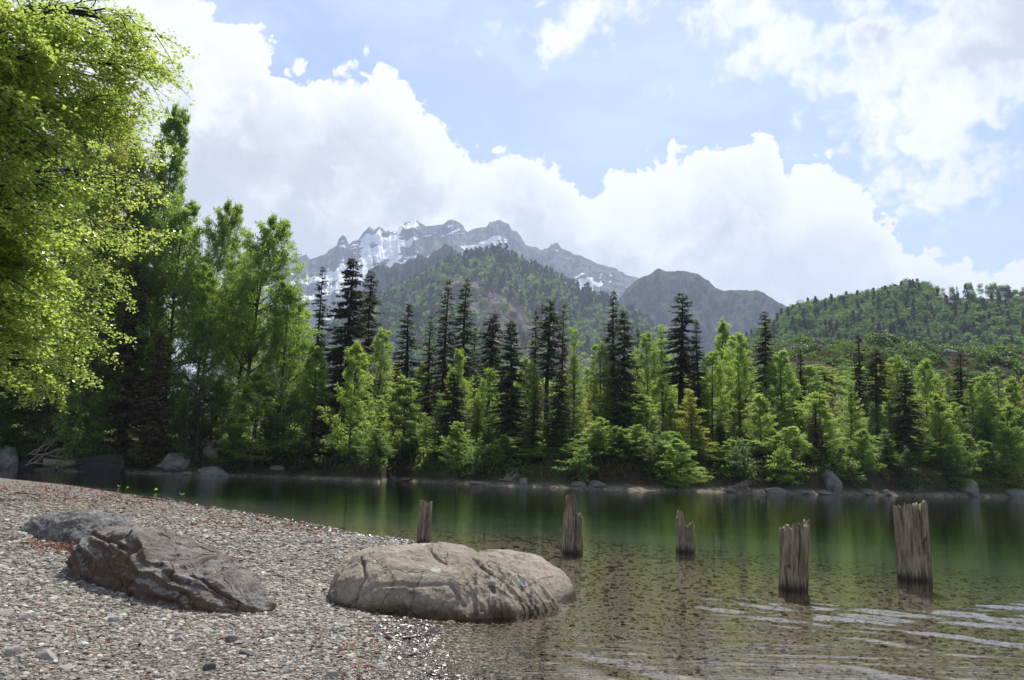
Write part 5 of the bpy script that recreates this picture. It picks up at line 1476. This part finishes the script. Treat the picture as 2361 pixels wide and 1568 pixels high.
# seedlings on the crest
SEED = leafmat('seedling_leaf', (0.12, 0.20, 0.02), (0.2, 0.24, 0.03), (0.4, 0.5, 0.05))
for i, (px, py, hpx, lab) in enumerate([(17, 1096, 8, 'tiny seedling at the left edge of the beach crest'), (87, 1107, 7, 'tiny pale seedling on the beach crest above the brown stick'), (194, 1118, 10, 'yellowish seedling on the crest left of the middle ones'),
     (227, 1119, 9, 'small green seedling right of the yellowish one'), (273, 1130, 10, 'first of the paired green seedlings on the crest'), (294, 1131, 8, 'second of the paired green seedlings, further right'), (358, 1141, 13, 'bright two-leaved seedling on the crest'),
     (418, 1152, 13, 'rightmost bright seedling drooping to one side'), (178, 1178, 9, 'yellow seedling left behind the flat grey rock'), (192, 1177, 9, 'yellow seedling right behind the flat grey rock')]):
    p = on_beach(px, py)
    h_ = hpx/F*p.length
    root = empty('seedling', (p.x, p.y, p.z), label=lab, category='seedling', group='green seedlings on the beach')
    a = Acc(); a.tube(np.array([(0, 0, 0), (0.1*h_, 0, .4*h_), (.05*h_, 0, .75*h_)]), .004, 4)
    obj('stem', a.build('stem', BARKD), root)
    b = Acc(); k = 4
    th = np.array([.2, 2.4, 4.1, 5.4])+i
    D = np.stack([np.cos(th)*.8, np.sin(th)*.8, np.array([.5, .7, .2, .9])], 1); D /= np.linalg.norm(D, axis=1, keepdims=True)
    N = np.cross(D, np.cross((0, 0, 1.), D)); N /= np.linalg.norm(N, axis=1, keepdims=True)
    b.leaves(np.tile([.05*h_, 0, .72*h_], (k, 1)), D, N, np.full(k, h_*.6), np.full(k, h_*.32), g.random(k))
    obj('leaf', b.build('leaf', SEED), root)

# ------------------------------------------------------------------ the overhanging beech in the left foreground
def near_beech():
    g = np.random.default_rng(77)
    tr, cr = Acc(), Acc()
    r_ = 19.0
    base = at_r(-420, 1000, r_)
    bzv = max(bz(base.x, base.y), 0.3)
    o = empty('beech_tree', (base.x, base.y, bzv), label='overhanging beech with bright leaves filling the upper left corner', category='beech')
    B = np.array((base.x, base.y, bzv))
    zz = np.linspace(0, 1, 14)
    TP = np.stack([.5*zz+.2*np.sin(zz*5), .3*np.sin(zz*4), zz*17], 1)
    tr.tube(TP, .30*(1-zz)**.8+.03, 12)
    def leafs(P0, d, L, n, l=.084):
        sprayleaves(cr, g, P0, d, L, n, l, .55, .72)
    def limb(p0, target, r0_, nsub, leafn, droop=.9):
        n = 9
        t = np.linspace(0, 1, n)
        L = np.linalg.norm(target-p0)
        Q = p0+(target-p0)*t[:, None]
        Q[:, 2] += np.sin(t*np.pi)*L*.12*droop
        Q[1:-1] += g.normal(0, L*.018, (n-2, 3))
        tr.tube(Q, np.linspace(r0_, .008, n), 6)
        for k in range(nsub):
            s = .15+.85*(k+.5)/nsub
            q0 = np.array([np.interp(s*(n-1), range(n), Q[:, c]) for c in range(3)])
            bd = unit(Q[min(n-1, int(s*(n-1))+1)]-Q[int(s*(n-1)*.999)])
            sd_ = unit(np.cross(bd, (0, 0, 1.)))*(1 if k % 2 else -1)
            d2 = unit(bd*g.uniform(.6, 1)+sd_*g.uniform(.35, .9)+np.array([0, 0, g.normal(-.12, .28)]))
            L2 = L*.30*(1-.5*s)*g.uniform(.7, 1.25)+.3
            m_ = 6
            pts_ = [q0]; dd = d2
            for j in range(m_-1):
                dd = unit(dd+np.array([g.normal(0, .09), g.normal(0, .09), -.075]))
                pts_.append(pts_[-1]+dd*L2/(m_-1))
            S2 = np.array(pts_)
            tr.tube(S2, np.linspace(.016, .004, m_), 4)
            for j in range(9):
                if vn([[S2[3][0]*.9, S2[3][1]*.9, S2[3][2]*1.3+j*.15]], 3)[0] < -.22: continue
                s2 = .15+.85*(j+.5)/9
                q1 = np.array([np.interp(s2*(m_-1), range(m_), S2[:, c]) for c in range(3)])
                sd2 = unit(np.cross(dd, (0, 0, 1.)))*(1 if j % 2 else -1)
                d3 = unit(dd*g.uniform(.5, 1)+sd2*g.uniform(.4, 1)+np.array([0, 0, g.normal(-.1, .25)]))
                L3 = L2*.34*(1-.4*s2)+.14
                leafs(q1, d3, L3, leafn)
            leafs(S2[-1]-dd*.05, dd, .22, leafn//2)
    # named targets in the picture for the long limbs that reach into it, at their own ranges
    T = [(455, 70, 17.5), (455, 165, 18.0), (400, 40, 17), (352, 190, 19), (330, 110, 18), (420, 110, 19.5), (300, 20, 17), (345, 300, 20.5), (250, 60, 16.5), (240, 180, 17.5), (300, 230, 19), (330, 380, 22),
         (180, 330, 17), (235, 330, 18.5), (200, 430, 17.5), (255, 430, 20), (165, 520, 17), (140, 250, 16), (90, 130, 16), (60, 30, 15.5), (40, 300, 16), (75, 420, 16.5), (100, 560, 17), (30, 520, 16), (175, 480, 16.5),
         (145, 610, 17.5), (60, 640, 16.5), (120, 690, 18), (20, 700, 16.5), (190, 650, 20), (230, 560, 21), (260, 720, 22), (15, 180, 15.5), (150, 40, 16), (0, 610, 17), (60, 120, 16), (200, 90, 16.5), (90, 760, 18), (60, 840, 19), (130, 700, 18), (150, 860, 21), (400, 330, 21), (395, 430, 22), (385, 530, 22.5), (340, 640, 22), (300, 760, 22.5), (370, 240, 20), (240, 830, 22)]
    for px, py, rr_ in T:
        px = px-95 if px > 160 else px-40
        tg = np.array(at_r(px, py, rr_))-B
        z0 = np.clip(tg[2]*g.uniform(.72, .95)-0.2, 1.5, 15.5)
        p0 = np.array([np.interp(z0/17, zz, TP[:, c]) for c in range(3)])
        limb(p0, tg, .08+.05*g.random(), 27, 14)
    obj('trunk', tr.build('trunk', BARKD, True), o)
    obj('crown', cr.build('crown', LM['near']), o)
near_beech()

# ------------------------------------------------------------------ air between here and the mountains
hz = bpy.data.meshes.new('haze')
x0, x1, y0_, y1_, zl, zh = -7000, 7000, -400, 7200, -9.0, 1750
hz.from_pydata([(x0, y0_, zl), (x1, y0_, zl), (x1, y1_, zl), (x0, y1_, zl), (x0, y0_, zh), (x1, y0_, zh), (x1, y1_, zh), (x0, y1_, zh)], [],
               [(3, 2, 1, 0), (4, 5, 6, 7), (0, 1, 5, 4), (1, 2, 6, 5), (2, 3, 7, 6), (3, 0, 4, 7)])
m, nt = newmat('haze')
out(nt, None, nd(nt, 'ShaderNodeVolumePrincipled', Color=(0.62, 0.74, 1.0, 1), Density=0.000115, Anisotropy=0.25))
hz.materials.append(m)
obj('haze', hz, kind='stuff', label='pale blue air haze over the valley', category='haze')
